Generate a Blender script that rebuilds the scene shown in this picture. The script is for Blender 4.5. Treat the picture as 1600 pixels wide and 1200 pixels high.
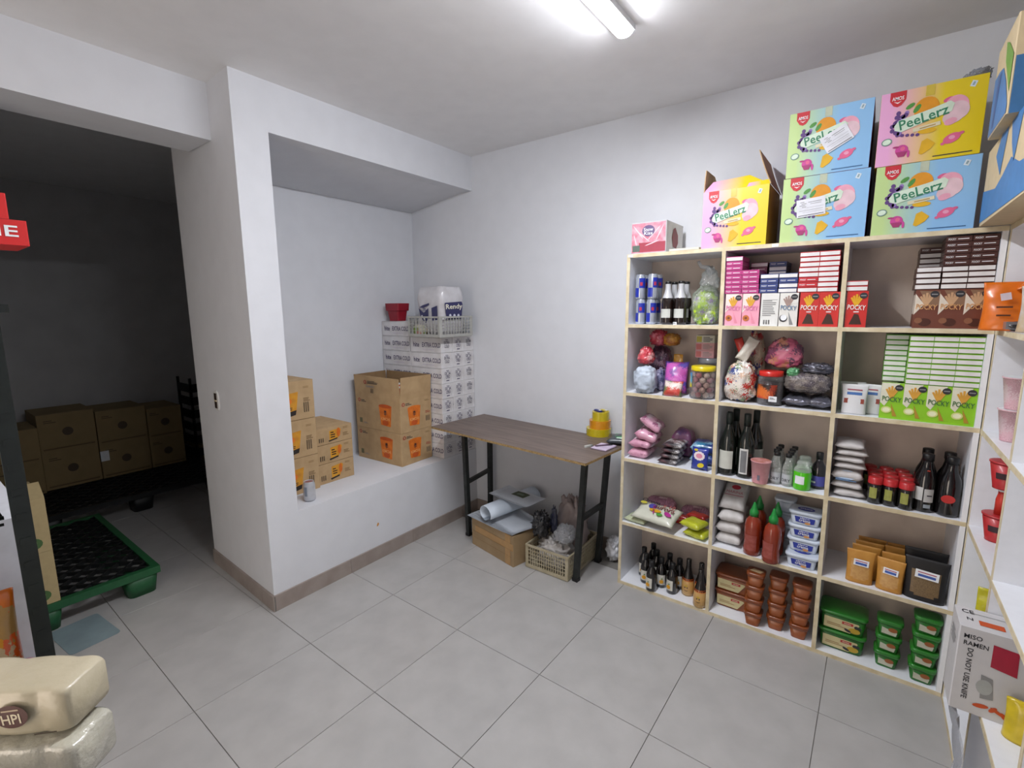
import bpy, bmesh, math, random
from mathutils import Vector, Matrix, noise
S = bpy.context.scene
for o in list(bpy.data.objects): bpy.data.objects.remove(o)
# ------------------------------------------------------------------ camera, light, exposure
F_PX = 749.65; YAW = .642; PITCH = .1542; ROLL = -.0063
CAM = Vector((2.4503, -2.7966, 1.6))
cw, sw = math.cos(YAW), math.sin(YAW)
FW = Vector((-sw*math.cos(PITCH), cw*math.cos(PITCH), -math.sin(PITCH)))
RT = Vector((cw, sw, 0)); UP = RT.cross(FW)
RT, UP = math.cos(ROLL)*RT+math.sin(ROLL)*UP, -math.sin(ROLL)*RT+math.cos(ROLL)*UP
cd = bpy.data.cameras.new('camera'); cd.sensor_fit = 'HORIZONTAL'; cd.sensor_width = 36
cd.lens = F_PX*36/1600; cd.clip_start = .02; cd.clip_end = 60
camo = bpy.data.objects.new('camera', cd); S.collection.objects.link(camo)
camo.matrix_world = Matrix((( RT.x, UP.x, -FW.x, CAM.x), (RT.y, UP.y, -FW.y, CAM.y), (RT.z, UP.z, -FW.z, CAM.z), (0,0,0,1)))
S.camera = camo
w = bpy.data.worlds.new('world'); S.world = w; w.use_nodes = True
w.node_tree.nodes['Background'].inputs[0].default_value = (.55,.6,.68,1)
w.node_tree.nodes['Background'].inputs[1].default_value = .25
S.view_settings.view_transform = 'Standard'; S.view_settings.look = 'None'
S.view_settings.gamma = 1; S.view_settings.use_curve_mapping = False
S.view_settings.exposure = 0.0
LAMP = 186.0; FILL = 3.9          # emission of the ceiling tube and of the added fill door
H = 2.70; L = 1.665  # ceiling height, where the pillar stands
# ------------------------------------------------------------------ helpers
def ray(u, v): return FW + RT*((u-800)/F_PX) - UP*((v-600)/F_PX)
def at(u, v, **k):                       # where the sight line of a pixel meets a real plane
    a, val = list(k.items())[0]; i = 'xyz'.index(a); d = ray(u, v)
    return CAM + d*((val-CAM[i])/d[i])
def lin(c):
    c = c/255; return c/12.92 if c <= .04045 else ((c+.055)/1.055)**2.4
def col(h):
    if isinstance(h, str):
        h = h.lstrip('#'); h = [int(h[i:i+2], 16) for i in (0,2,4)]
    return (lin(h[0]), lin(h[1]), lin(h[2]), 1)
MATS = {}
def mat(c, rough=.5, metal=0, noise_amt=.06, bump=0, scale=30, trans=0, alpha=1, c2=None, kind='noise', coat=0, emit=0, spec=.5, name=None):
    key = (str(c), rough, metal, noise_amt, bump, scale, trans, alpha, str(c2), kind, coat, emit, spec)
    if key in MATS: return MATS[key]
    m = bpy.data.materials.new(name or 'surface'); m.use_nodes = True
    nt = m.node_tree; b = nt.nodes['Principled BSDF']; N = nt.nodes.new; K = nt.links.new
    b.inputs['Roughness'].default_value = rough; b.inputs['Metallic'].default_value = metal
    b.inputs['Specular IOR Level'].default_value = spec
    if coat: b.inputs['Coat Weight'].default_value = coat; b.inputs['Coat Roughness'].default_value = .15
    if trans: b.inputs['Transmission Weight'].default_value = trans
    b.inputs['Alpha'].default_value = alpha
    A = col(c)
    if emit:
        b.inputs['Emission Color'].default_value = A; b.inputs['Emission Strength'].default_value = emit
    tc = N('ShaderNodeTexCoord')
    if kind == 'gradx':
        sx = N('ShaderNodeSeparateXYZ'); K(tc.outputs['Generated'], sx.inputs[0])
        r = N('ShaderNodeValToRGB'); r.color_ramp.elements[0].color = A; r.color_ramp.elements[1].color = col(c2)
        r.color_ramp.elements[0].position = .12; r.color_ramp.elements[1].position = .62
        K(sx.outputs[0], r.inputs[0]); K(r.outputs[0], b.inputs['Base Color'])
    elif kind == 'cells':                # printed wrappers seen through a bag: patches of several colours
        v = N('ShaderNodeTexVoronoi'); v.inputs['Scale'].default_value = scale
        no = N('ShaderNodeTexNoise'); no.inputs['Scale'].default_value = scale*.7
        mx = N('ShaderNodeVectorMath'); mx.operation = 'MULTIPLY_ADD'; mx.inputs[1].default_value = (.06,.06,.06)
        K(no.outputs['Color'], mx.inputs[0]); K(tc.outputs['Object'], mx.inputs[2]); K(mx.outputs[0], v.inputs['Vector'])
        sep = N('ShaderNodeSeparateColor'); K(v.outputs['Color'], sep.inputs[0])
        r = N('ShaderNodeValToRGB'); r.color_ramp.interpolation = 'CONSTANT'
        cs = [c]+list(c2); r.color_ramp.elements[0].color = A; r.color_ramp.elements[0].position = 0
        e1 = r.color_ramp.elements[1]; e1.position = 1/len(cs); e1.color = col(cs[1])
        for i in range(2, len(cs)):
            e = r.color_ramp.elements.new(i/len(cs)); e.color = col(cs[i])
        K(sep.outputs[0], r.inputs[0]); K(r.outputs[0], b.inputs['Base Color'])
    elif kind == 'wood':
        mp = N('ShaderNodeMapping'); mp.inputs['Scale'].default_value = (1.2, 14, 14); K(tc.outputs['Object'], mp.inputs[0])
        no = N('ShaderNodeTexNoise'); no.inputs['Scale'].default_value = scale; no.inputs['Detail'].default_value = 6
        K(mp.outputs[0], no.inputs[0])
        r = N('ShaderNodeValToRGB'); r.color_ramp.elements[0].color = A; r.color_ramp.elements[1].color = col(c2)
        r.color_ramp.elements[0].position = .35; r.color_ramp.elements[1].position = .7
        K(no.outputs[0], r.inputs[0]); K(r.outputs[0], b.inputs['Base Color'])
    else:
        no = N('ShaderNodeTexNoise'); no.inputs['Scale'].default_value = scale; no.inputs['Detail'].default_value = 4
        K(tc.outputs['Object'], no.inputs[0])
        mx = N('ShaderNodeMix'); mx.data_type = 'RGBA'
        B = col(c2) if c2 else tuple(min(1, x*(1-noise_amt*2)) for x in A[:3])+(1,)
        mx.inputs[6].default_value = A; mx.inputs[7].default_value = B
        r = N('ShaderNodeValToRGB'); r.color_ramp.elements[0].position = .35; r.color_ramp.elements[1].position = .7
        K(no.outputs[0], r.inputs[0]); K(r.outputs[0], mx.inputs[0]); K(mx.outputs[2], b.inputs['Base Color'])
    if bump:
        n2 = N('ShaderNodeTexNoise'); n2.inputs['Scale'].default_value = scale*2.2; n2.inputs['Detail'].default_value = 5
        K(tc.outputs['Object'], n2.inputs[0])
        bp = N('ShaderNodeBump'); bp.inputs['Strength'].default_value = bump; bp.inputs['Distance'].default_value = .01
        K(n2.outputs[0], bp.inputs['Height']); K(bp.outputs[0], b.inputs['Normal'])
    MATS[key] = m; return m
def film(tint='#e8eef4', dens=.22, rough=.12):     # thin clear plastic
    key = ('film', tint, dens, rough)
    if key in MATS: return MATS[key]
    m = bpy.data.materials.new('clear_film'); m.use_nodes = True; nt = m.node_tree
    for n in list(nt.nodes): nt.nodes.remove(n)
    N = nt.nodes.new; K = nt.links.new
    out = N('ShaderNodeOutputMaterial'); tr = N('ShaderNodeBsdfTransparent'); gl = N('ShaderNodeBsdfGlossy'); di = N('ShaderNodeBsdfDiffuse')
    gl.inputs['Roughness'].default_value = rough; di.inputs[0].default_value = col(tint); gl.inputs[0].default_value = (1,1,1,1)
    a = N('ShaderNodeMixShader'); a.inputs[0].default_value = .55; K(di.outputs[0], a.inputs[1]); K(gl.outputs[0], a.inputs[2])
    f = N('ShaderNodeFresnel'); f.inputs[0].default_value = 1.45
    ad = N('ShaderNodeMath'); ad.inputs[1].default_value = dens; K(f.outputs[0], ad.inputs[0])
    no = N('ShaderNodeTexNoise'); no.inputs['Scale'].default_value = 38; bp = N('ShaderNodeBump'); bp.inputs['Strength'].default_value = .6
    bp.inputs['Distance'].default_value = .02
    K(no.outputs[0], bp.inputs['Height']); K(bp.outputs[0], gl.inputs['Normal']); K(bp.outputs[0], f.inputs['Normal'])
    b = N('ShaderNodeMixShader'); K(ad.outputs[0], b.inputs[0]); K(tr.outputs[0], b.inputs[1]); K(a.outputs[0], b.inputs[2])
    K(b.outputs[0], out.inputs[0]); MATS[key] = m; return m

TXT = {}
def text_mesh(s):
    if s in TXT: return TXT[s]
    c = bpy.data.curves.new('lettering', 'FONT'); c.body = s; c.resolution_u = 2; c.align_x = 'LEFT'; c.offset = .014
    o = bpy.data.objects.new('lettering', c); S.collection.objects.link(o)
    me = bpy.data.meshes.new_from_object(o)
    vs = [v.co.copy() for v in me.vertices]; fs = [tuple(p.vertices) for p in me.polygons]
    bpy.data.objects.remove(o); bpy.data.meshes.remove(me); bpy.data.curves.remove(c)
    x0 = min(v.x for v in vs); x1 = max(v.x for v in vs); y0 = min(v.y for v in vs); y1 = max(v.y for v in vs)
    vs = [((v.x-x0)/(x1-x0)-.5, (v.y-y0)/(y1-y0)-.5) for v in vs]
    TXT[s] = (vs, fs, (x1-x0)/(y1-y0)); return TXT[s]
def TR(x=0, y=0, z=0): return Matrix.Translation((x, y, z))
def RZ(a): return Matrix.Rotation(a, 4, 'Z')
def RX(a): return Matrix.Rotation(a, 4, 'X')
def RY(a): return Matrix.Rotation(a, 4, 'Y')
I4 = Matrix.Identity(4)
class MB:
    def __init__(s): s.v = []; s.f = []; s.m = []; s.sm = []; s.mats = []; s.M = I4
    def mi(s, m):
        if m not in s.mats: s.mats.append(m)
        return s.mats.index(m)
    def add(s, vs, fs, m, smooth=False, M=None):
        M = s.M @ (M or I4); n = len(s.v); k = s.mi(m)
        s.v += [tuple(M @ Vector(v)) for v in vs]
        for f in fs: s.f.append(tuple(i+n for i in f)); s.m.append(k); s.sm.append(smooth)
    def box(s, a, b, m, M=None):
        x0,y0,z0 = a; x1,y1,z1 = b
        s.add([(x0,y0,z0),(x1,y0,z0),(x1,y1,z0),(x0,y1,z0),(x0,y0,z1),(x1,y0,z1),(x1,y1,z1),(x0,y1,z1)],
              [(0,3,2,1),(4,5,6,7),(0,1,5,4),(1,2,6,5),(2,3,7,6),(3,0,4,7)], m, False, M); return s
    def cbox(s, w, d, h, m, M=None, z=0): return s.box((-w/2,-d/2,z), (w/2,d/2,z+h), m, M)
    def prism(s, pts, z0, z1, m, M=None):     # vertical prism over a polygon
        n = len(pts)
        s.add([(x,y,z0) for x,y in pts]+[(x,y,z1) for x,y in pts],
              [tuple(range(n))[::-1], tuple(range(n,2*n))]+[(i,(i+1)%n,(i+1)%n+n,i+n) for i in range(n)], m, False, M); return s
    def lathe(s, prof, m, seg=18, M=None, smooth=True, cap=(True,True), a0=0, a1=None):
        full = a1 is None; a1 = a0+2*math.pi if full else a1
        nseg = seg if full else seg+1; vs = []
        for r, z in prof:
            for k in range(nseg):
                a = a0+(a1-a0)*k/seg; vs.append((r*math.cos(a), r*math.sin(a), z))
        fs = []
        for j in range(len(prof)-1):
            for k in range(seg):
                k2 = (k+1) % nseg if full else k+1
                fs.append((j*nseg+k, j*nseg+k2, (j+1)*nseg+k2, (j+1)*nseg+k))
        if full and cap[0]: fs.append(tuple(range(nseg))[::-1])
        if full and cap[1]: fs.append(tuple(range((len(prof)-1)*nseg, len(prof)*nseg)))
        s.add(vs, fs, m, smooth, M); return s
    def loft(s, rings, m, smooth=True, M=None, caps=(True,True)):
        n = len(rings[0]); vs = [p for r in rings for p in r]; fs = []
        for j in range(len(rings)-1):
            for k in range(n): fs.append((j*n+k, j*n+(k+1)%n, (j+1)*n+(k+1)%n, (j+1)*n+k))
        if caps[0]: fs.append(tuple(range(n))[::-1])
        if caps[1]: fs.append(tuple(range((len(rings)-1)*n, len(rings)*n)))
        s.add(vs, fs, m, smooth, M); return s
    def tube(s, pts, r, m, seg=6, M=None):
        pts = [Vector(p) for p in pts]; rings = []
        for i, p in enumerate(pts):
            d = (pts[min(i+1,len(pts)-1)]-pts[max(i-1,0)]).normalized()
            a = d.cross(Vector((0,0,1)) if abs(d.z) < .9 else Vector((1,0,0))).normalized(); b = d.cross(a)
            rr = r[i] if isinstance(r, (list,tuple)) else r
            rings.append([tuple(p+a*math.cos(t)*rr+b*math.sin(t)*rr) for t in [2*math.pi*k/seg for k in range(seg)]])
        return s.loft(rings, m, seg > 5, M)
    def bar(s, a, b, wx, wy, m, M=None):      # square bar between two points (mostly vertical)
        rings = [[(p[0]-wx/2,p[1]-wy/2,p[2]),(p[0]+wx/2,p[1]-wy/2,p[2]),(p[0]+wx/2,p[1]+wy/2,p[2]),(p[0]-wx/2,p[1]+wy/2,p[2])] for p in (a,b)]
        return s.loft(rings, m, False, M)
    def poly(s, pts, m, M, z=0): s.add([(x,y,z*.0005) for x,y in pts], [tuple(range(len(pts)))], m, False, M); return s
    def rect(s, cx, cy, w, h, m, M, z=0, rot=0):
        c, n = math.cos(rot), math.sin(rot)
        return s.poly([(cx+x*c-y*n, cy+x*n+y*c) for x,y in ((-w/2,-h/2),(w/2,-h/2),(w/2,h/2),(-w/2,h/2))], m, M, z)
    def ell(s, cx, cy, rx, ry, m, M, z=0, n=16, rot=0):
        c, q = math.cos(rot), math.sin(rot); P = []
        for k in range(n):
            x = rx*math.cos(2*math.pi*k/n); y = ry*math.sin(2*math.pi*k/n); P.append((cx+x*c-y*q, cy+x*q+y*c))
        return s.poly(P, m, M, z)
    def text(s, t, cx, cy, w, h, m, M, z=1, rot=0, bend=0):
        vs, fs, asp = text_mesh(t)
        if w is None: w = h*asp
        if h is None: h = w/asp
        c, q = math.cos(rot), math.sin(rot)
        s.add([(cx+x*w*c-(y*h+bend*(x*x))*q, cy+x*w*q+(y*h+bend*(x*x))*c, z*.0005) for x,y in vs], fs, m, False, M); return s
    def curl(s, t, r, z, w, h, m, a=-math.pi/2, M=None):   # lettering wrapped on a cylinder
        vs, fs, asp = text_mesh(t)
        s.add([(r*math.cos(a+x*w/r), r*math.sin(a+x*w/r), z+y*h) for x,y in vs], fs, m, False, M); return s
    def pillow(s, w, h, t, m, seed=0, amp=.12, nx=12, ny=12, M=None, p=2.2, seam=.0, flat=False):
        # sealed bag lying in its local XY plane, thickness along +z, base at z = 0 when flat
        rnd = Vector((seed*3.17, seed*1.31, seed*.77)); vs = []; idx = {}
        for sd in (0, 1):
            for j in range(ny+1):
                for i in range(nx+1):
                    if sd and i in (0,nx) or sd and j in (0,ny): idx[(sd,i,j)] = idx[(0,i,j)]; continue
                    u = 2*i/nx-1; v = 2*j/ny-1
                    q = max(0, 1-abs(u)**p)**.6*max(0, 1-abs(v)**p)**.6
                    x = u*w/2*(1-.05*(1-abs(v)**2)); y = v*h/2*(1-.05*(1-abs(u)**2))
                    nz = noise.noise(Vector((x*26, y*26, sd*5))+rnd)*amp + noise.noise(Vector((x*70, y*70, sd*9))+rnd)*amp*.4
                    z = (t/2*q)*(1 if sd else -1) + nz*t*(.35+.65*q)
                    if flat: z = max(z+t/2, .0005) if not sd else max(z+t/2, .002)
                    idx[(sd,i,j)] = len(vs); vs.append((x,y,z))
        fs = []
        for sd in (0,1):
            for j in range(ny):
                for i in range(nx):
                    f = (idx[(sd,i,j)], idx[(sd,i+1,j)], idx[(sd,i+1,j+1)], idx[(sd,i,j+1)])
                    fs.append(f if sd else f[::-1])
        s.add(vs, fs, m, True, M); return s
    def pouch(s, w, h, t, m, seed=0, amp=.1, nx=12, ny=18, M=None, tp=.06, lean=0, wt=1.0, win=None):
        # stand-up pouch: oval base, flat sealed top edge; stands on z = 0
        rnd = Vector((seed*2.17, seed*.31, seed)); rings = []
        for j in range(ny+1):
            v = j/ny; tt = t*(max(0, 1-v**1.6)*.92+tp); ww = w*(1-.05*math.sin(v*3.1))*(1+(wt-1)*v)
            ring = []
            for k in range(2*nx):
                a = 2*math.pi*k/(2*nx); cx = math.cos(a); sy = math.sin(a)
                x = ww/2*math.copysign(abs(cx)**.55, cx); y = tt/2*math.copysign(abs(sy)**.9, sy)
                n = noise.noise(Vector((x*30, v*h*30, math.copysign(1,sy)))+rnd)*amp*t*(.3+.7*v if v > .02 else 0)
                ring.append((x, y+n*(abs(sy)**.5)+lean*v, v*h))
            rings.append(ring)
        f0 = len(s.f); s.loft(rings, m, True, M)
        if win:                          # clear window in the front face
            k_ = s.mi(win[0]); n = 2*nx
            for j in range(ny):
                for k in range(n):
                    a = 2*math.pi*(k+.5)/n; v = (j+.5)/ny; u = math.copysign(abs(math.cos(a))**.55, math.cos(a))
                    if math.sin(a) < 0 and abs(u) < win[1]*(1-.35*max(0,(.3-v)/.3)) and win[2] < v < win[3]: s.m[f0+j*n+k] = k_
        return s
    def blob(s, rx, ry, rz, m, seed=0, amp=.2, nu=20, nv=14, M=None, e=.8, fq=4, base=True, top=1.0):
        if amp >= .1: nu, nv = max(nu, 44), max(nv, 30)
        rnd = Vector((seed*3.1, seed*1.7, seed*.9)); rings = []
        for j in range(nv+1):
            ph = -math.pi/2+math.pi*j/nv; ring = []
            for k in range(nu):
                a = 2*math.pi*k/nu; cp = max(0,math.cos(ph))**e; sp = math.copysign(abs(math.sin(ph))**e, math.sin(ph))
                ca = math.copysign(abs(math.cos(a))**e, math.cos(a)); sa = math.copysign(abs(math.sin(a))**e, math.sin(a))
                d = Vector((cp*ca, cp*sa, sp)); tz = (sp+1)/2
                f = 1+amp*noise.noise(d*fq+rnd)+amp*.5*noise.noise(d*fq*2.6+rnd)
                if amp >= .1: f += .10*(.35-abs(noise.noise(d*fq*1.1+rnd*2))-.8*abs(noise.noise(d*fq*2.2+rnd)))
                sc = 1+(top-1)*tz
                z = rz*sp*f+rz
                if base and z < 0: z = 0
                ring.append((rx*d.x*f*sc, ry*d.y*f*sc, z))
            rings.append(ring)
        s.loft(rings, m, True, M); return s
    def build(s, name, parent=None, loc=None, rot=None):
        me = bpy.data.meshes.new(name); me.from_pydata(s.v, [], s.f); me.validate()
        for m in s.mats: me.materials.append(m)
        if len(me.polygons) == len(s.f):
            me.polygons.foreach_set('material_index', s.m); me.polygons.foreach_set('use_smooth', s.sm)
        me.update(); o = bpy.data.objects.new(name, me); S.collection.objects.link(o)
        if parent: o.parent = parent
        if loc: o.location = loc
        if rot: o.rotation_euler = rot
        return o
def rrect(w, d, z, r, n=4):
    P = []
    for cx, cy, a0 in ((w/2-r, d/2-r, 0), (-w/2+r, d/2-r, 90), (-w/2+r, -d/2+r, 180), (w/2-r, -d/2+r, 270)):
        for k in range(n+1):
            a = math.radians(a0+90*k/n); P.append((cx+r*math.cos(a), cy+r*math.sin(a), z))
    return P
def tag(o, label, cat, group=None, kind=None):
    o['label'] = label; o['category'] = cat
    if group: o['group'] = group
    if kind: o['kind'] = kind
    return o
def T(name, label, cat, loc=(0,0,0), rz=0, group=None, rot=None):
    o = bpy.data.objects.new(name, None); o.empty_display_size = .05; S.collection.objects.link(o)
    o.location = loc; o.rotation_euler = rot or (0,0,rz); return tag(o, label, cat, group)
def copy_tree(o, parent=None):
    c = o.copy(); S.collection.objects.link(c); c.parent = parent
    for ch in list(KIDS(o)): copy_tree(ch, c)
    return c
def KIDS(o): return [c for c in o.children]
def dup(o, loc, rz=None, label=None, group=None, rot=None):
    c = copy_tree(o); c.location = loc
    if rz is not None: c.rotation_euler = (0,0,rz)
    if rot is not None: c.rotation_euler = rot
    if label: c['label'] = label
    if group: c['group'] = group
    return c
def struct(name, mb, parent=None):
    o = mb.build(name, parent)
    if not parent: o['kind'] = 'structure'
    return o
def FRONT(d, z=0, x=0): return Matrix(((1,0,0,x),(0,0,-1,-d/2-.0006),(0,1,0,z),(0,0,0,1)))   # face turned to -y: local x right, y up
def SIDE(w, z=0, y=0): return Matrix(((0,0,1,w/2+.0006),(1,0,0,y),(0,1,0,z),(0,0,0,1)))      # face turned to +x
def LEFTF(w, z=0, y=0): return Matrix(((0,0,-1,-w/2-.0006),(-1,0,0,y),(0,1,0,z),(0,0,0,1)))  # face turned to -x
def TOPF(h): return Matrix(((1,0,0,0),(0,1,0,0),(0,0,1,h+.0006),(0,0,0,1)))
NTH = ['', 'second', 'third', 'fourth', 'fifth', 'sixth', 'seventh', 'eighth', 'ninth', 'tenth', 'eleventh']
def fromtop(i, n):
    if n == 1: return 'single one'
    return 'topmost' if i == n-1 else 'lowest' if i == 0 else NTH[n-1-i]+' down'
# ------------------------------------------------------------------ materials
WALL = mat('#d6d8dd', .75, noise_amt=.02, bump=.06, scale=9, name='wall_paint')
SWALL = mat('#bcbcbc', .8, noise_amt=.05, scale=5, name='storeroom_wall_dimmed')  # wall grey darkened to keep the storeroom dim
CEIL = mat('#e9e9ea', .85, noise_amt=.02, bump=.04, scale=9, name='ceiling_paint')
TILE = mat('#aeacaa', .34, noise_amt=.05, bump=.02, scale=7, c2='#a4a2a0', name='floor_tile')
GROUT = mat('#7b7873', .9, name='grout')
BASE = mat('#9b9089', .35, noise_amt=.07, scale=10, c2='#8c8079', name='base_tile')
LAM = mat('#e8eaef', .35, noise_amt=.02, name='white_laminate')
RAW = mat('#d9cdb0', .7, noise_amt=.07, scale=24, c2='#c4b490', name='raw_edge')
MDF = mat('#e4d4c6', .75, noise_amt=.06, scale=8, c2='#d6c6b8', name='back_board')
KRAFT = mat('#b99c74', .8, noise_amt=.05, scale=14, c2='#ab8e67', name='kraft_board')
KRAFTD = mat('#8f7350', .85, name='kraft_inside')
INK = mat('#2a2a30', .6, name='black_ink'); WHT = mat('#eceef0', .5, name='white_print'); NAVY = mat('#262a66', .5, name='navy_ink')
BLK = mat('#121214', .4, name='black_plastic'); STEEL = mat('#2e3130', .5, metal=.3, noise_amt=.2, scale=40, name='dark_painted_steel')
CLEAR = film(); GREY = mat('#8b8b8b', .6, name='grey_print')
def GLASS(c, rough=.06): return mat(c, rough, coat=.6, noise_amt=.02, name='dark_glass')
# ------------------------------------------------------------------ room
TA = -.0109; TS = .502; TX, TY = .403, -.691
g = MB(); g.box((-3.6,-4.45,-.03), (3.3,.15,-.004), GROUT); floor = struct('floor', g)
tm = MB(); q = TS/2-.0012
tm.loft([[(-q,-q,-.010),(q,-q,-.010),(q,q,-.010),(-q,q,-.010)], [(-q,-q,-.0012),(q,-q,-.0012),(q,q,-.0012),(-q,q,-.0012)],
         [(-q+.0006,-q+.0006,0),(q-.0006,-q+.0006,0),(q-.0006,q-.0006,0),(-q+.0006,q-.0006,0)]], TILE, False)
t0 = None; c, n = math.cos(TA), math.sin(TA)
for i in range(-8, 6):
    for j in range(-8, 2):
        x = TX+TS*((i+.5)*c-(j+.5)*n); y = TY+TS*((i+.5)*n+(j+.5)*c)
        if x < -3.45 or x > 3.2 or y < -4.4 or y > .05: continue
        if t0 is None: t0 = tm.build('tile', floor); o = t0
        else: o = t0.copy(); S.collection.objects.link(o)
        o.location = (x, y, 0); o.rotation_euler = (0,0,TA)
g = MB(); g.box((-3.6,-4.45,H), (3.3,.15,H+.06), CEIL); struct('ceiling', g)
g = MB(); g.box((-3.6,0,0), (3.3,.15,H), WALL); struct('wall_back', g)
g = MB(); g.box((3.15,-4.3,0), (3.3,0,H), WALL); struct('wall_right', g)
g = MB(); g.box((-3.6,-4.45,0), (3.3,-4.3,H), WALL); struct('wall_front', g)
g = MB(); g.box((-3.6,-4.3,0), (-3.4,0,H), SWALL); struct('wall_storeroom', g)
pn = .0438; NB = -.66; SILL = .51; HB = 2.463; LA = 1.497
g = MB()
g.prism([(0,-L),(0,-LA),(-.83,-LA),(-.83,-L+.83*pn)], 0, H, WALL)                 # pillar
g.box((NB,-LA,0), (0,0,SILL), WALL)                                              # low wall under the niche
g.box((-.83,-LA,0), (NB,0,H), WALL)                                              # niche back
g.box((-.095,-LA,HB), (0,0,H), WALL)                                             # lintel
g.add([(-.095,-LA,HB+.002),(NB,-LA,2.385),(NB,0,2.385),(-.095,0,HB+.002),(-.095,-LA,H),(NB,-LA,H),(NB,0,H),(-.095,0,H)],
      [(0,1,2,3),(7,6,5,4),(0,4,5,1),(1,5,6,2),(2,6,7,3),(3,7,4,0)], WALL)
wl = struct('wall_left', g)
g = MB(); ms = TR(0,0,0)
g.poly([(0,0),(.012,.004),(.018,.014),(.013,.026),(.006,.022),(.001,.012)], mat('#c98a3a', .7, name='stain'), Matrix(((0,0,1,.0006),(1,0,0,-.985),(0,1,0,.22),(0,0,0,1))))
g.build('paint_chip', wl)
g = MB(); g.box((-.533,-2.62,2.436), (-.254,-L+.012,H), WALL); g.box((-.533,-4.3,0), (-.254,-2.62,H), WALL); struct('wall_doorway', g)
def baseboard(name, a, b, off, n_out, h=.088, t=.011):   # tile skirting: one piece per floor tile
    a = Vector(a); b = Vector(b); d = (b-a); ln = d.length; d.normalize(); nv = Vector(n_out)
    root = MB(); root.prism([tuple((a+nv*.0)[:2]), tuple((b+nv*.0)[:2]), tuple((b+nv*(t*.5))[:2]), tuple((a+nv*(t*.5))[:2])], .0, h-.002, GROUT)
    r = struct(name, root); s = off
    cuts = [0]+[x for x in [off+k*TS for k in range(0, 20)] if .01 < x < ln-.01]+[ln]
    for k in range(len(cuts)-1):
        p = a+d*(cuts[k]+.001); q2 = a+d*(cuts[k+1]-.001)
        m = MB(); m.prism([tuple(p[:2]), tuple(q2[:2]), tuple((q2+nv*t)[:2]), tuple((p+nv*t)[:2])], .0, h, BASE)
        m.build('base_tile', r)
baseboard('baseboard_left', (0,-L,0), (0,0,0), .47, (1,0,0))
baseboard('baseboard_pillar', (-.83,-L+.83*pn,0), (.011,-L-.0005,0), .2, (0,-1,0))
baseboard('baseboard_back', (.012,0,0), (1.366,0,0), .39, (0,-1,0))
baseboard('baseboard_storeroom', (-3.4,-4.3,0), (-3.4,0,0), .3, (1,0,0))
# ceiling lamps
LY = .605
TUB = mat('#f7f9ff', .4, emit=LAMP, noise_amt=0, name='lamp_glow'); TUS = mat('#f7f9ff', .4, emit=LAMP*.07, noise_amt=0, name='lamp_glow_side')
for i, (lx, ly, lb) in enumerate(((1.568,-1.45,'white tube lamp switched on, mounted on the ceiling above the middle of the room'),)):
    lamp = T('ceiling_lamp', lb, 'ceiling lamp', (lx,ly,H))
    m = MB(); m.box((-.037,-LY,-.022), (.037,LY,0), mat('#e6e8ea', .4)); m.build('housing', lamp)
    m = MB(); rings = []
    for y in (-LY+.003, -LY+.014, LY-.014, LY-.003):
        k = .75 if abs(y) > LY-.01 else 1; rings.append([(.036*k*math.cos(a), y, -.022-.022*k*math.sin(a)) for a in [math.pi*i/8 for i in range(9)]])
    m.loft(rings, TUB, True)
    sd = m.mi(TUS)
    for q, f in enumerate(m.f):
        zs = [m.v[i][2] for i in f]
        if len(f) == 4 and sum(zs)/4 > -.0335 or len(f) > 4: m.m[q] = sd
    m.build('diffuser', lamp)
# added glowing door, unseen behind the camera, to fill the shadows
g = MB(); FRM = mat('#c8c8c6', .4)
for a, b in (((.55,-4.31,0),(.62,-4.27,2.16)), ((1.68,-4.31,0),(1.75,-4.27,2.16)), ((.62,-4.31,2.09),(1.68,-4.27,2.16)), ((.62,-4.31,0),(1.68,-4.27,.08))): g.box(a, b, FRM)
dr = struct('fill_door_1', g); g = MB(); g.box((.62,-4.305,.08), (1.68,-4.285,2.09), mat('#fff1e2', .5, emit=FILL, noise_amt=0, name='fill_glow')); g.build('glow_pane', dr)
g = MB(); g.tube([(1.62,-4.26,.95),(1.62,-4.26,1.15)], .010, STEEL); g.build('handle', dr)
# light switch on the pillar
sw_ = T('light_switch', 'small oval switch plate with dark rockers on the pillar side', 'switch', (-.525, -L+.525*pn, 1.094), .0)
sw_.rotation_euler = (0,0,math.atan(-pn)); m = MB()
m.loft([[(x,-.0002,z) for x,z,_ in rrect(.07,.118,0,.034)], [(x,-.007,z) for x,z,_ in rrect(.066,.114,0,.032)]], mat('#d8d8d6',.4), False); m.build('cover_plate', sw_)
for k, z in enumerate((-.024,.024)):
    m = MB(); m.box((-.014,-.010,z-.019), (.014,-.0065,z+.019), mat('#33241c',.4)); m.build('rocker', sw_)
m = MB(); m.box((-.014,-.011,-.004), (.014,-.0066,.004), mat('#d5c9a8',.4)); m.build('center_button', sw_)
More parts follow.
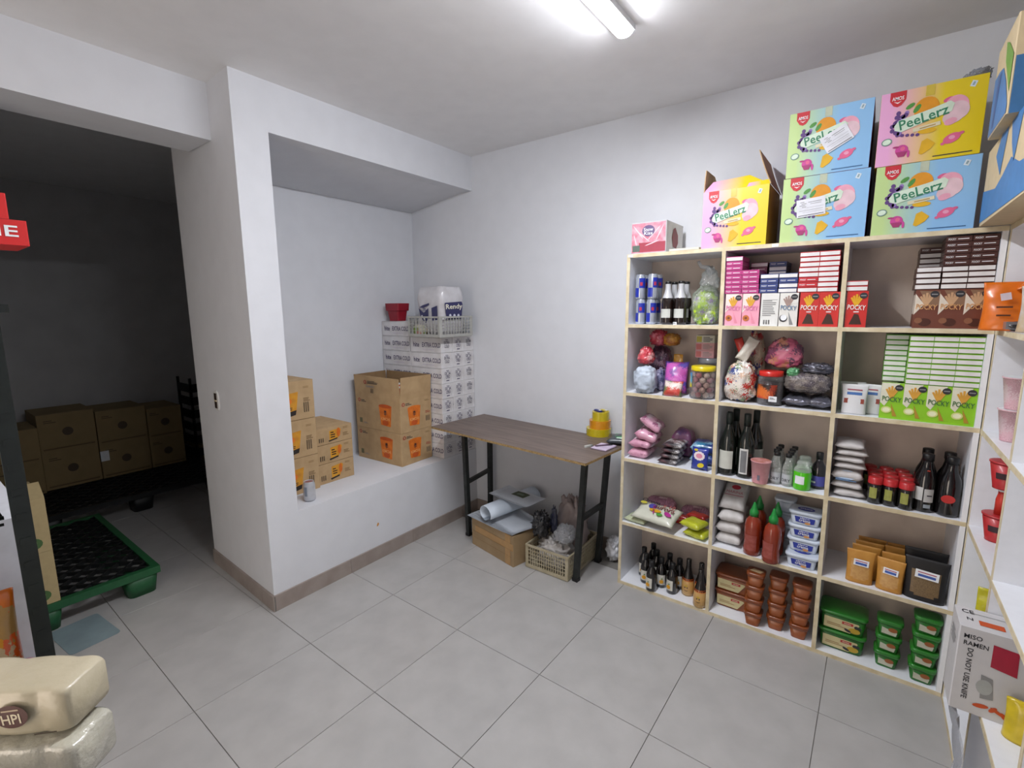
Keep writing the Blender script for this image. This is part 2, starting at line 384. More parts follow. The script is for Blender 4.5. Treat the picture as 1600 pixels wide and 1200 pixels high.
# ------------------------------------------------------------------ shelf units
BZ = [.009, .378, .758, 1.135, 1.508, 1.875]; BT = .018; SD = .324
Z5, Z4, Z3, Z2, Z1, ZT = [z+BT/2 for z in BZ]
def lean(z): return .011*(1-2*z/1.88)
X0, X1, X2, X3 = 1.381, 1.868, 2.348, 2.802
shelf = T('cubbyhole_shelf', 'white laminate cubbyhole shelf, three columns of five, against the back wall', 'shelf', (0,0,0))
def board(x0, x1, y0, y1, z0, z1, parent, name, facing='y'):
    m = MB(); m.box((x0,y0+(.002 if facing=='y' else 0),z0), (x1,y1,z1), LAM)
    if facing == 'y': m.box((x0,y0,z0), (x1,y0+.002,z1), RAW)
    return m.build(name, parent)
for k, z in enumerate(BZ):
    a = .0105 if k < 5 else .0; board(X0-.009, X3+.009, -SD, -.004, z-BT/2, z+BT/2, shelf, 'shelf_board')
for x in (X0, X1, X2, X3):
    for k in range(5):
        z0, z1 = BZ[k]+BT/2, BZ[k+1]-BT/2
        l0 = lean(z0) if x in (X1,X2) else 0; l1 = lean(z1) if x in (X1,X2) else 0
        m = MB()
        for (ya, yb, mt) in ((-SD+.002, -.004, LAM), (-SD, -SD+.002, RAW if x != X3 else LAM)):
            e = .0085
            m.loft([[(x-e+l0,ya,z0),(x+e+l0,ya,z0),(x+e+l0,yb,z0),(x-e+l0,yb,z0)], [(x-e+l1,ya,z1),(x+e+l1,ya,z1),(x+e+l1,yb,z1),(x-e+l1,yb,z1)]], mt, False)
        m.build('upright', shelf)
m = MB(); m.box((X0-.009,-.004,0), (X3+.009,-.0008,1.884), MDF); m.build('back_panel', shelf)
# right-hand shelf, turned a quarter, its end panel flush with the first one
rs = T('side_shelf', 'white laminate shelf along the right wall, seen from its end', 'shelf', (0,0,0))
RX0, RX1 = 2.8118, 3.135
YB = [-.334, -.810, -1.318, -1.81]
def edged(x0, x1, y0, y1, z0, z1, nm):
    m = MB(); m.box((x0+.002,y0,z0), (x1,y1,z1), LAM); m.box((x0,y0,z0), (x0+.002,y1,z1), RAW); return m.build(nm, rs)
for y in YB:
    for k in range(5): edged(RX0+.001, RX1, y-.0085, y+.0085, BZ[k]+BT/2, BZ[k+1]-BT/2, 'upright')
for z in BZ: edged(RX0, RX1, -1.82, -.3255, z-BT/2, z+BT/2, 'shelf_board')
m = MB(); m.box((RX1,-1.82,0), (RX1+.004,-.3255,1.884), MDF); m.build('back_panel', rs)
# ------------------------------------------------------------------ table
TZ = .81; fr = at(918, 725, z=TZ); ta = math.radians(-4.5); TW, TD = 1.245, .52
ux = Vector((math.cos(ta), math.sin(ta), 0)); uy = Vector((-math.sin(ta), math.cos(ta), 0))
tc = fr-ux*TW/2+uy*TD/2; tc.x -= .012; tc.y = min(tc.y-.0, -.016-TD/2*math.cos(ta)-TW/2*abs(math.sin(ta))) ; tc.z = 0
tab = T('work_table', 'rectangular table with brown wood-look top and dark steel legs', 'table', tc, ta)
m = MB(); WT = mat('#5e5049', .45, scale=3.5, c2='#75665d', kind='wood', name='table_laminate')
m.cbox(TW, TD, .014, WT, None, TZ-.014)
m.build('tabletop', tab)
m = MB(); CH = mat('#a88d5f', .9, noise_amt=.25, bump=.5, scale=90, c2='#7d6440', name='chipboard_edge')
for a, b in (((-TW/2-.001,-TD/2-.0012,TZ-.0135), (TW/2+.001,-TD/2+.001,TZ-.0008)), ((TW/2-.001,-TD/2,TZ-.0135), (TW/2+.0012,TD/2,TZ-.0008)), ((-TW/2-.0012,-TD/2,TZ-.0135), (-TW/2+.001,TD/2,TZ-.0008))): m.box(a, b, CH)
m.build('chipped_edge', tab)
inv = (TR(*tc) @ RZ(ta)).inverted()
def loc(p): return tuple(inv @ Vector(p))
legs = [((1.165,-.452,0), (1.215,-.455,TZ-.0145)), ((1.169,-.176,0), (1.222,-.172,TZ-.0145)), ((.258,-.39,0), (.228,-.387,TZ-.0145)), ((.20,-.075,0), (.205,-.078,TZ-.0145))]
for a, b in legs:
    m = MB(); m.bar(loc((a[0],a[1],.02)), loc(b), .030, .030, STEEL); o = m.build('leg', tab)
    m2 = MB(); m2.bar(loc(a), loc((a[0],a[1],.021)), .036, .036, BLK); m2.build('rubber_foot', o)
def mid(l, z): t = z/TZ; return Vector(l[0])+(Vector(l[1])-Vector(l[0]))*t
for A, B, z in ((legs[0], legs[1], .40), (legs[2], legs[3], .40)):
    a = mid(A, z); b = mid(B, z); m = MB()
    m.loft([[loc(p+Vector((dx,0,dz))) for dx,dz in ((-.012,-.013),(.012,-.013),(.012,.013),(-.012,.013))] for p in (a+Vector((0,.013,0)), b-Vector((0,.013,0)))], STEEL, False)
    m.build('crossbar', tab)
for A, B in ((legs[0], legs[1]), (legs[2], legs[3]), (legs[1], legs[3])):
    a = mid(A, TZ-.03); b = mid(B, TZ-.03); m = MB(); d = (b-a).normalized(); sd = Vector((-d.y,d.x,0))*.011
    m.loft([[loc(p+sd*s1+Vector((0,0,dz))) for s1,dz in ((-1,-.012),(1,-.012),(1,.012),(-1,.012))] for p in (a+d*.012, b-d*.012)], STEEL, False)
    m.build('top_rail', tab)
# ------------------------------------------------------------------ things in the niche
def prt(mb, root, name='print'): return mb.build(name, root)
def lines(m, cx, cy, w, h, n, ink, M, z=1, rot=0, seed=1):      # a few lines of small print
    r = random.Random(seed)
    for k in range(n):
        ww = w*r.uniform(.6, 1); yy = h*(.5-(k+.5)/n); dx = -(w-ww)/2
        c, q = math.cos(rot), math.sin(rot)
        m.rect(cx+dx*c-yy*q, cy+dx*q+yy*c, ww, h/n*.45, ink, M, z, rot)
def barcode(m, cx, cy, w, h, ink, M, z=1):
    for k in range(9):
        if k % 3 == 2: continue
        m.rect(cx-w/2+w*(k+.5)/9, cy, w/9*.6, h, ink, M, z)
def carton(name, label, w, d, h, loc, rz, group=None, body=KRAFT, cat='box', flaps=True, seam=True):
    r = T(name, label, cat, loc, rz, group); m = MB(); e = .003
    m.loft([rrect(w,d,e*.3,e,1), rrect(w,d,h-.0008,e,1)], body, False); m.build('body', r)
    if seam:
        m = MB(); m.rect(0, 0, w*.98, .0016, mat('#5f4a2c', .9), TOPF(h), 1); m.rect(0, 0, w*1.0, .045, mat('#c6ab80', .35), TOPF(h), .5); m.build('tape', r)
    return r
OR = mat('#e07a22', .55, noise_amt=.12, scale=25, c2='#c9631a'); ORD = mat('#c4551c', .55); REDP = mat('#a33a2e', .6)
def cup_print(m, M, cx, cy, s, front=True):
    m.poly([(cx-.5*s,cy+.5*s),(cx+.5*s,cy+.56*s),(cx+.38*s,cy-.55*s),(cx-.36*s,cy-.5*s)], OR, M, 1)
    m.ell(cx, cy+.52*s, .5*s, .10*s, ORD if front else OR, M, 2)
    m.ell(cx, cy-.36*s, .24*s, .16*s, ORD, M, 2)
    m.text('辛', cx, cy+.16*s, .22*s, .34*s, INK, M, 3)
    m.text('KIMCHI', cx, cy-.16*s, .66*s, .17*s, mat('#f0b070', .5), M, 3)
def kimchi(label, loc, rz, upper):
    w, d, h = .475, .300, .236
    r = T('cardboard_box', label, 'box', loc, rz, 'brown boxes printed with orange cups'); m = MB()
    if not upper:
        m.loft([rrect(w,d,.001,.003,1), rrect(w,d,h,.003,1)], KRAFT, False)
    else:                                # open box: walls, floor, flaps standing up
        for a, b in (((-w/2,-d/2,0),(w/2,-d/2+.005,h)), ((-w/2,d/2-.005,0),(w/2,d/2,h)), ((-w/2,-d/2+.005,0),(-w/2+.005,d/2-.005,h)), ((w/2-.005,-d/2+.005,0),(w/2,d/2-.005,h)), ((-w/2+.005,-d/2+.005,0),(w/2-.005,d/2-.005,.006))): m.box(a, b, KRAFT)
    m.build('body', r); m = MB(); F = FRONT(d); G = SIDE(w)
    cup_print(m, F, .085, h*.47, .135); m.build('front_print', r); m = MB(); cup_print(m, G, -.02, h*.45, .125, False); m.build('side_print', r); m = MB()
    for (M, x0) in ((F, -.2), (G, -.125)):
        m.ell(x0+.005, h*.86, .014, .014, REDP, M, 1); m.ell(x0+.005, h*.86, .006, .009, KRAFT, M, 2)
        lines(m, x0+.055, h*.85, .06, .02, 2, INK, M)
    m.rect(-.185, h*.22, .03, .035, mat('#6f6a4a', .7), F, 1); lines(m, -.13, h*.16, .05, .012, 2, GREY, F)
    barcode(m, .115, h*.3, .045, .04, INK, G); lines(m, .115, h*.5, .05, .02, 3, REDP, G); lines(m, .11, h*.87, .05, .014, 2, mat('#8a7350',.8), G)
    m.build('print', r)
    if upper:
        f = MB(); t = .005
        f.loft([[(-w/2,-d/2,h),(w/2,-d/2,h),(w/2,-d/2+t,h),(-w/2,-d/2+t,h)], [(-w/2-.004,-d/2-.004,h+.152),(w/2-.004,-d/2-.004,h+.148),(w/2-.004,-d/2+t-.004,h+.148),(-w/2-.004,-d/2+t-.004,h+.152)]], KRAFT, False); o = f.build('flap', r)
        p = MB(); FF = Matrix.Translation((0,-d/2-.0055,h)) @ RX(math.radians(90)); 
        p.ell(-.115, .105, .015, .015, REDP, FF, 1); p.ell(-.115,.105,.006,.01,KRAFT,FF,2); lines(p, -.03, .105, .12, .024, 3, INK, FF); lines(p, -.04, .075, .13, .014, 2, GREY, FF, seed=4); barcode(p, -.04, .045, .035, .032, INK, FF)
        p.build('print', o)
        f = MB(); f.loft([[(w/2-t,-d/2+.006,h),(w/2,-d/2+.006,h),(w/2,d/2-.006,h),(w/2-t,d/2-.006,h)], [(w/2-t+.012,-d/2+.006,h+.158),(w/2+.012,-d/2+.006,h+.158),(w/2+.012,d/2-.002,h+.152),(w/2-t+.012,d/2-.002,h+.152)]], KRAFT, False); f.build('flap', r)
        f = MB(); f.loft([[(-w/2,-d/2+.006,h),(-w/2+t,-d/2+.006,h),(-w/2+t,d/2-.006,h),(-w/2,d/2-.006,h)], [(-w/2-.006,-d/2+.006,h+.15),(-w/2+t-.006,-d/2+.006,h+.15),(-w/2+t-.006,d/2-.006,h+.15),(-w/2-.006,d/2-.006,h+.15)]], KRAFTD, False); f.build('flap', r)
        f = MB(); f.loft([[(-w/2,d/2-t,h),(w/2,d/2-t,h),(w/2,d/2,h),(-w/2,d/2,h)], [(-w/2,d/2-t+.008,h+.15),(w/2,d/2-t+.008,h+.15),(w/2,d/2+.008,h+.15),(-w/2,d/2+.008,h+.15)]], KRAFTD, False); f.build('flap', r)
    return r
KX, KY = -.352, -.524; kz = math.radians(2)
kimchi('brown cardboard box with orange cup print, closed, under the open one in the wall niche', (KX,KY,SILL), kz, False)
kimchi('brown cardboard box with orange cup print, flaps standing open, on top of its twin', (KX+.002,KY,SILL+.2375), kz, True)
cupm = mat('#c9503c', .5); k0 = None
for i, (a, b, dz, lb) in enumerate(((-.145,-.07,0,'back left'), (-.02,-.07,.012,'front middle'), (.105,-.07,0,'front right'), (-.145,.06,0,'far left'), (-.02,.06,0,'far middle'), (.105,.06,0,'far right'))):
    for lv in range(3):
        if lv < 2 and i != 1: continue
        pz = SILL+.2375+.0065+lv*.101; P = RZ(kz) @ Vector((a,b,0))
        if k0 is None:
            k0 = T('noodle_cup', 'x', 'cup'); m = MB(); m.lathe([(.036,0),(.046,.096)], cupm, 16); m.build('cup', k0)
            m = MB(); m.lathe([(.048,.0965),(.049,.098),(.048,.1)], WHT, 16); m.build('lid', k0); o = k0
        else: o = copy_tree(k0)
        o.location = (KX+P.x, KY+P.y, pz)
        o['label'] = 'red noodle cup with white lid inside the open cardboard box, '+(['front left','front middle','front right','back left','back middle','back right'][i])+(' corner' if lv == 2 else (' bottom layer' if lv == 0 else ' middle layer'))
        o['group'] = 'noodle cups in the open box'
# beer-style white cases
CW, CD, CHh = .322, .1165, .1115
WC = mat('#d9d8da', .55, noise_amt=.05, scale=12, c2='#c9c6c6', name='white_carton'); PUR = mat('#3a2f5a', .6, name='violet_ink')
def case_proto():
    r = T('beverage_case', 'x', 'box'); m = MB(); m.loft([rrect(CW,CD,.0008,.002,1), rrect(CW,CD,CHh-.0006,.002,1)], WC, False); m.build('body', r)
    m = MB(); F = FRONT(CD); G = SIDE(CW)
    m.text('hite', -.095, CHh*.5, .062, .036, PUR, F, 1); m.text('EXTRA COLD', .062, CHh*.5, .19, .034, PUR, F, 1)
    m.rect(.03, CHh*.2, .12, .002, mat('#b9a9c9',.6), F, 1); m.rect(0, CHh*.96, .3, .0012, GREY, F, 1)
    m.build('print', r)
    return r
def end_print(kind):
    m = MB(); G = SIDE(CW)
    if kind == 0:
        m.text('hite', 0, CHh*.84, .026, .009, PUR, G, 1); m.text('EXTRA', 0, CHh*.66, .056, .022, PUR, G, 1); m.text('COLD', 0, CHh*.42, .046, .022, PUR, G, 1)
    else:
        m.ell(0, CHh*.64, .014, .016, mat('#9a96a6',.6), G, 1); m.ell(0, CHh*.64, .009, .011, WC, G, 2); m.rect(0,CHh*.44,.018,.002,PUR,G,1)
        m.rect(0, CHh*.18, .03, .006, PUR, G, 1); m.rect(-.035, CHh*.5, .001, .07, GREY, G, 1); m.rect(.033, CHh*.5, .001, .07, GREY, G, 1)
    return m.build('end_print')
pr = case_proto(); ep = [end_print(0), end_print(1)]
rnd = random.Random(5); first = True
rows = ['first','second','third','fourth','fifth','sixth','seventh','eighth','ninth']
for coln, (x, ny, nz, nm) in enumerate(((-.167, 3, 8, 'right'), (-.494, 1, 9, 'left'))):
    for jy in range(ny):
        for k in range(nz):
            if first: o = pr; first = False
            else: o = copy_tree(pr)
            o.location = (x+rnd.uniform(-.003,.003), -.357+CD/2+.001+jy*.1180+rnd.uniform(-.0005,.0005)*0, SILL+.0003+k*.1118); o.rotation_euler = (0,0,0)
            if coln == 0:
                kd = [0,1,1,1,1,0,0,0][7-k] if 0 else ([0,0,0,1,1,1,0,0] if jy == 0 else [1,1,1,1,1,1,1,1] if jy == 1 else [1,1,1,0,0,0,1,0])[k]
                e = ep[kd].copy(); S.collection.objects.link(e); e.parent = o
            col_nm = {0:'column at the corner', 1:'middle column', 2:'column by the back wall'}[jy] if coln == 0 else 'left column by the niche wall'
            o['label'] = f'white beverage case with violet lettering, {fromtop(k,nz)} in the {col_nm}'; o['group'] = 'white beverage cases stacked in the niche'
for e in ep: bpy.data.objects.remove(e)
# red tub on the left column
tz = SILL+9*.1118+.0006
r = T('plastic_tub', 'dark red square plastic tub on the highest white case', 'tub', (-.53,-.297,tz), 0)
m = MB(); RD = mat('#8f1226', .4, name='red_plastic')
m.loft([rrect(.10,.085,0,.012), rrect(.125,.10,.075,.014), rrect(.15,.115,.08,.014), rrect(.16,.118,.135,.014), rrect(.153,.111,.135,.012), rrect(.12,.095,.08,.012), rrect(.095,.08,.004,.01)], RD, False); m.build('bucket', r)
# grey crate with the paper-roll pack
def crate(name, label, loc, rz, w, d, h, mt, nx, ny, seed=0, solid=.35):
    r = T(name, label, 'crate', loc, rz); m = MB(); t = .007
    m.box((-w/2+.005,-d/2+.005,0), (w/2-.005,d/2-.005,.006), mt); m.build('base', r)
    for nm, ln, F in (('front', w, TR(0,-d/2+t/2,0)), ('back', w, TR(0,d/2-t/2,0)), ('left', d, TR(-w/2+t/2,0,0) @ RZ(math.pi/2)), ('right', d, TR(w/2-t/2,0,0) @ RZ(math.pi/2))):
        m = MB(); hl = ln/2-(.0 if ln == w else t)
        m.box((-hl,-t/2,.004), (hl,t/2,h*.16), mt, F); m.box((-hl,-t/2-.003,h-.012), (hl,t/2,h), mt, F)
        m.box((-hl,-t/2,h*.16), (-hl+.02,t/2,h-.012), mt, F); m.box((hl-.02,-t/2,h*.16), (hl,t/2,h-.012), mt, F)
        n = nx if ln == w else ny
        for k in range(1, n):
            x = -hl+.02+(2*hl-.04)*k/n; m.box((x-.0022,-t/2+.001,h*.16), (x+.0022,t/2-.001,h-.012), mt, F)
        for k in range(1, 5):
            z = h*.16+(h*.84-.012)*k/5; m.box((-hl+.02,-t/2+.002,z-.0018), (hl-.02,t/2-.002,z+.0018), mt, F)
        m.build('side_panel', r)
    return r
GC = mat('#a9a9a4', .45, noise_amt=.06, scale=20, name='grey_crate')
cz = SILL+8*.1118+.001
crate('plastic_crate', 'grey openwork plastic crate on the white cases beside the red tub', (-.110,-.252,cz), math.radians(-2), .34, .33, .15, GC, 9, 10)
r = T('paper_package', 'green and pink printed package inside the grey crate', 'package', (-.18,-.386,cz+.0085), .0)
m = MB(); m.pillow(.13,.036,.085,mat('#b9a69a',.5,kind='cells',scale=26,c2=['#7fa04a','#c98f86','#d8d4c4']),3,.08,flat=True,p=5); m.build('wrapper', r)
r = T('toilet_paper_pack', 'white pack of paper rolls with navy label in the grey crate', 'paper rolls', (-.111,-.245,cz+.0085), math.radians(-3))
PW, PD, PH = .282, .225, .350
WP = mat('#c9c8cc', .28, noise_amt=.05, bump=.25, scale=14, c2='#b9b6b9', coat=.3, name='wrapped_paper')
m = MB(); rings = []
for j in range(9):
    v = j/8; s = 1-.04*math.cos(v*math.pi*4); e = .95 if j in (0,8) else 1
    ring = []
    for x, y, z in rrect(PW*e*s, PD*e*s, PH*v, .05, 5):
        lob = 1+.015*math.cos(math.atan2(y,x)*8); ring.append((x*lob, y*lob, PH*v+(.006*math.sin(x*50)*math.cos(y*45) if j == 8 else 0)))
    rings.append(ring)
m.loft(rings, WP, True); m.build('wrapper', r)
m = MB(); BL = mat('#1f1f55', .3, coat=.3, name='navy_film')
def skin(m, pts, mt, off=.004, side='F'):       # print wrapped on the pack's front / right side
    M = FRONT(PD+off*2) if side == 'F' else SIDE(PW+off*2); m.poly(pts, mt, M, 1)
skin(m, [(-.105,.20),(-.085,.13),(-.03,.09),(.0,.13),(.0,.20),(-.05,.165)], BL); skin(m, [(-.1,.205),(-.06,.22),(.01,.235),(.01,.22),(-.05,.2)], BL)
skin(m, [(.035,.20),(.095,.215),(.1,.115),(.04,.11)], BL)
M = FRONT(PD+.008); lines(m, -.035, .19, .05, .02, 2, BL, M, 2); m.ell(-.07,.14,.008,.01,WHT,M,2); m.ell(-.045,.125,.008,.01,WHT,M,2); m.rect(.015,.13,.03,.008,mat('#2d5a55',.5),M,1)
M = SIDE(PW+.008); skin(m, [(-.09,.235),(.075,.245),(.085,.225),(.07,.12),(-.075,.115),(-.085,.2)], BL, side='S')
m.text('Rendy', .0, .205, .16, .045, mat('#e6e3cf',.5), M, 3, .04); 
for k in range(3): m.ell(-.04+k*.04, .145, .011, .012, mat('#cfd2e2',.5), M, 3)
m.build('label_print', r)
# boxes with yellow cups in the left of the niche
YC = mat('#d79a28', .55, noise_amt=.12, scale=30, c2='#c4832a'); YD = mat('#2a2320', .6)
def ybox(label, loc, w, d, h, s, cy0, grp, ghost=False):
    r = T('cardboard_box', label, 'box', loc, 0, grp); m = MB(); m.loft([rrect(w,d,.0008,.003,1), rrect(w,d,h-.001,.003,1)], KRAFT, False); m.build('body', r)
    m = MB(); G = SIDE(w)
    if s > .1:
        cy = cy0
        m.poly([(cy-.5*s,h*.66),(cy+.42*s,h*.72),(cy+.3*s,h*.2),(cy-.45*s,h*.1)], YC, G, 1); m.poly([(cy-.5*s,h*.19),(cy+.31*s,h*.26),(cy+.27*s,h*.14),(cy-.45*s,h*.06)], YD, G, 2)
        m.ell(cy, h*.5, .022, .018, OR, G, 2); lines(m, cy, h*.33, .05, .03, 3, YD, G, 3)
    else:
        cy = cy0; m.poly([(cy-.035,h*.78),(cy+.04,h*.84),(cy+.05,h*.74),(cy+.022,h*.2),(cy-.035,h*.14)], YC, G, 1); m.poly([(cy-.045,h*.2),(cy+.02,h*.28),(cy+.02,h*.2),(cy-.04,h*.12)], YD, G, 2)
        m.ell(cy+.03, h*.6, .013, .03, OR, G, 2); lines(m, cy-.01, h*.52, .035, .045, 3, YD, G, 3)
    barcode(m, (d/2-.052) if s > .1 else -d/2+.04, h*.3, .038, h*.26, YD, G); lines(m, d/2-.045, h*.5 if s>.1 else h*.42, .05, .024, 3, mat('#7a5f3e',.8), G, seed=7); lines(m, d/2-.045, h*.82, .045, .014, 2, mat('#94764e',.8), G, seed=9)
    m.build('print', r)
    m = MB(); m.rect(0,0,.0016,d*.96,mat('#5f4a2c',.9),TOPF(h-.001),1); m.build('tape', r)
    return r
gz = 'brown boxes with yellow cup print'
for k, hh in enumerate((.222,.228,.232)):
    ybox(f'tall brown box with yellow cup, {fromtop(k,3)} of the stack behind the wall edge', (-.22-.19+[0,.0,-.003][k], -1.352, SILL+.0004+[0,.223,.452][k]), .38, .255, hh, .15, -.035, gz)
for k, hh in enumerate((.130,.122,.104)):
    ybox(f'low brown box with slanted yellow cup, {fromtop(k,3)} of the right-hand stack', (-.25-.18, -1.088, SILL+.0004+[0,.131,.2545][k]), .36, .262, hh+.0, .05, .0, gz)
r = T('drink_can', 'white drink can with red marks standing on the niche ledge', 'can', (-.085,-1.375,SILL+.0005), 0)
m = MB(); ALU = mat('#b9bcc0', .3, metal=.9, noise_amt=.02, name='aluminium')
m.lathe([(.024,0),(.031,.007),(.033,.012),(.033,.098),(.027,.112),(.0275,.116),(.026,.116),(.025,.111)], mat('#c9cbd0', .3, metal=.3, coat=.3), 20); m.build('body', r)
m = MB(); m.lathe([(.0333,.03),(.0333,.055)], mat('#a3343a',.4), 8, None, True, (0,0), -2.6, -1.9); m.lathe([(.0333,.035),(.0333,.09)], mat('#8d96a3',.4), 8, None, True, (0,0), -1.4, -.9); m.build('print', r)
m = MB(); m.lathe([(.001,.112),(.025,.1125)], mat('#a8716f',.4,metal=.5), 16, None, False); m.build('lid', r)
# ------------------------------------------------------------------ under the table
A, B = at(738,849,z=0), at(802,887,z=0)
hC = at(805,812,x=B.x).z; d_ = (B-A); wC = d_.length; aC = math.atan2(d_.y, d_.x); hC = .205
cC = A+d_/2+Vector((-math.sin(aC),math.cos(aC),0))*.13
r = carton('cardboard_box', 'long worn brown cardboard box on the floor under the table', wC, .26, hC, (cC.x,cC.y,.0003), aC, None, mat('#a08867', .75, noise_amt=.08, scale=9, c2='#917957'), 'box', seam=False)
m = MB(); F = FRONT(.26); TP = mat('#b08a58', .25, coat=.2, name='parcel_tape')
for k in range(3): m.rect(-.01, hC*(.3+.22*k), wC*.97, .0016, mat('#7d5c36',.9), F, 1)
m.rect(.02, hC*.62, wC*.9, .045, TP, F, .5); m.rect(0,0,wC*.99,.05,TP,TOPF(hC),1); m.rect(wC*.38, hC*.5, .05, hC*.98, TP, F, .6)
m.build('tape', r)
# stack of large paper sheets, one rolled over
PAP = mat('#c4cad2', .6, noise_amt=.02, name='poster_paper'); GRN = mat('#4f7a33', .5); BLU = mat('#4a6f96', .5)
base = Vector((cC.x, cC.y, hC+.001))
def sheet(label, cx, cy, w, d, a, z, warp, seed, prints, fold=0):
    r = T('paper_sheet', label, 'paper', (cx,cy,z), a, 'large printed sheets under the table'); m = MB(); nx, ny = 14, 8; vs = []; th = .0012
    def pos(i, j, up):
        x = (i/nx-.5)*w; y = (j/ny-.5)*d; zz = warp*(abs(x/(w/2))**2)*(1 if x > 0 else .4)+warp*.4*math.sin(i*.9+seed)*(j/ny)
        if fold and x > w/2-fold: zz += (x-w/2+fold)*.5
        return (x, y, max(zz,0)+up*th)
    for up in (0,1):
        for j in range(ny+1):
            for i in range(nx+1): vs.append(pos(i,j,up))
    n = (nx+1)*(ny+1); fs = []
    for j in range(ny):
        for i in range(nx):
            a0 = j*(nx+1)+i; fs += [(a0,a0+nx+1,a0+nx+2,a0+1), (n+a0,n+a0+1,n+a0+nx+2,n+a0+nx+1)]
    edge = [j*(nx+1) for j in range(ny+1)]+[ny*(nx+1)+i for i in range(1,nx+1)]+[j*(nx+1)+nx for j in range(ny-1,-1,-1)]+[i for i in range(nx-1,0,-1)]
    for q in range(len(edge)): e0, e1 = edge[q], edge[(q+1)%len(edge)]; fs.append((e0,e1,e1+n,e0+n))
    m.add(vs, fs, PAP, True); m.build('sheet', r)
    if prints:
        m = MB()
        for (i0,j0,i1,j1,mt) in prints:
            vs = []; fs = []
            for j in range(j0,j1+1):
                for i in range(i0,i1+1): p = pos(i,j,1); vs.append((p[0],p[1],p[2]+.0006))
            wn = i1-i0+1
            for j in range(j1-j0):
                for i in range(i1-i0): a0 = j*wn+i; fs.append((a0,a0+1,a0+wn+1,a0+wn))
            m.add(vs, fs, mt, True)
        m.build('print', r)
    return r
zz = base.z
lab = ['lowest large sheet of the paper pile, lying on the cardboard box', 'second large sheet up in the paper pile under the table', 'third large sheet with green picture in the paper pile', 'fourth large sheet with blue edge in the paper pile']
for k in range(4):
    sheet(lab[k], base.x-.02+.012*k, base.y-.005+.01*k, .44, .27, aC+.05-.06*k, zz+.003*k, .006, k, [(0,2,3,6,[GREY,GREY,GRN,BLU][k]), (1,1,2,2,GREY)])
# the rolled sheet: a wide loop lying on the pile
r = T('rolled_poster', 'large white sheet curled into a roll on the paper pile', 'paper', (.512, -.280, zz+.0205), 1.28)
m = MB(); rings = []; R = .056
def rollpt(t, x, off):
    # cross-section (y,z): starts flat at the front, curls over backwards
    if t < .3: y = -.15+.02+t/.3*.0; 
    a = -math.pi/2+t*math.radians(300); rr = (R-off)*(1+.15*(x))
    return (x*.46, -.085+rr*math.cos(a)*1.25+.06*(x+.5), (R-off)*1.0+rr*math.sin(a)*.95)
N1 = 22
for xi in range(7):
    x = xi/6-.5; ring = [rollpt(k/N1, x, 0) for k in range(N1+1)]+[rollpt(k/N1, x, .0015) for k in range(N1,-1,-1)]; rings.append(ring)
m.loft(rings, mat('#cdd8e4', .5, noise_amt=.02, name='glossy_white'), True); m.build('sheet', r)
sheet('topmost large sheet with dark green picture, resting on the roll', base.x+.05, base.y+.085, .40, .20, aC+.06, zz+.1400, .010, 2, [(4,4,8,7,mat('#3c4a2c',.5)), (5,5,7,6,mat('#8b9a84',.5))], .05)
# plastic crate with bags
CB = mat('#b5ab92', .5, noise_amt=.08, scale=16, c2='#a3987c', name='beige_crate')
c0, c1 = at(824,883,z=0), at(884,912,z=0); dd = c1-c0; wB = .305; aB = 0.0; DB = .40; c0.y = -.50; dd = Vector((.305,0,0))
cB = c0+dd/2+Vector((-math.sin(aB),math.cos(aB),0))*DB/2
crate('plastic_crate', 'beige openwork plastic crate full of bags under the table', (cB.x,cB.y,.0003), aB, wB, DB, .155, CB, 16, 18)
INV = RZ(aB)
def cr(x, y, z): p = INV @ Vector((x,y,0)); return (cB.x+p.x, cB.y+p.y, z)
r = T('plastic_bag', 'crumpled white plastic bag spilling over the beige crate edge', 'bag', cr(0,-.085,.0070), aB); m = MB()
m.blob(.112,.082,.088,mat('#bdb9b4',.35,noise_amt=.1,bump=.5,scale=24,c2='#a7a3a0',coat=.3),4,.32,26,16,None,.8,5); m.build('bag', r)
r = T('plastic_bag', 'clear plastic bag lying open on top of the beige crate', 'bag', cr(.065,-.085,.198), aB+.3); m = MB()
m.blob(.070,.085,.045,film('#d8dce2',.35),7,.35,26,14,None,.8,5,top=.7); m.build('bag', r)
r = T('plastic_bag', 'shiny black plastic bag on the crate beside the cardboard box', 'bag', cr(-.085,-.125,.190), aB); m = MB()
m.blob(.046,.055,.080,mat('#17171b',.22,coat=.5,bump=.6,scale=30),2,.38,26,18,None,.9,5); m.build('bag', r)
r = T('plastic_bag', 'navy and clear plastic bag standing up on the crate', 'bag', cr(-.050,-.030,.190), aB); m = MB()
m.blob(.034,.026,.085,mat('#34384e',.2,coat=.5,bump=.5,scale=22,c2='#23263c'),5,.30,22,16,None,.9,4,top=.5); m.build('bag', r)
r = T('plastic_bag', 'tall pale pink plastic bag bulging behind the table legs', 'bag', cr(.008,.100,.0070), aB); m = MB()
m.blob(.116,.078,.20,mat('#a29490',.4,noise_amt=.06,bump=.4,scale=16,c2='#8f8280',coat=.2),9,.22,28,22,None,.85,3.5,top=.75); m.build('bag', r)
p = at(958,875,z=0); r = T('plastic_bag', 'small white crumpled bag on the floor beside the cubbyhole shelf', 'bag', (min(p.x,1.30),min(p.y+.03,-.085),.0003), 0); m = MB()
m.blob(.045,.06,.075,mat('#cfd1d6',.35,bump=.4,scale=26,coat=.2),12,.3,20,14); m.build('bag', r)
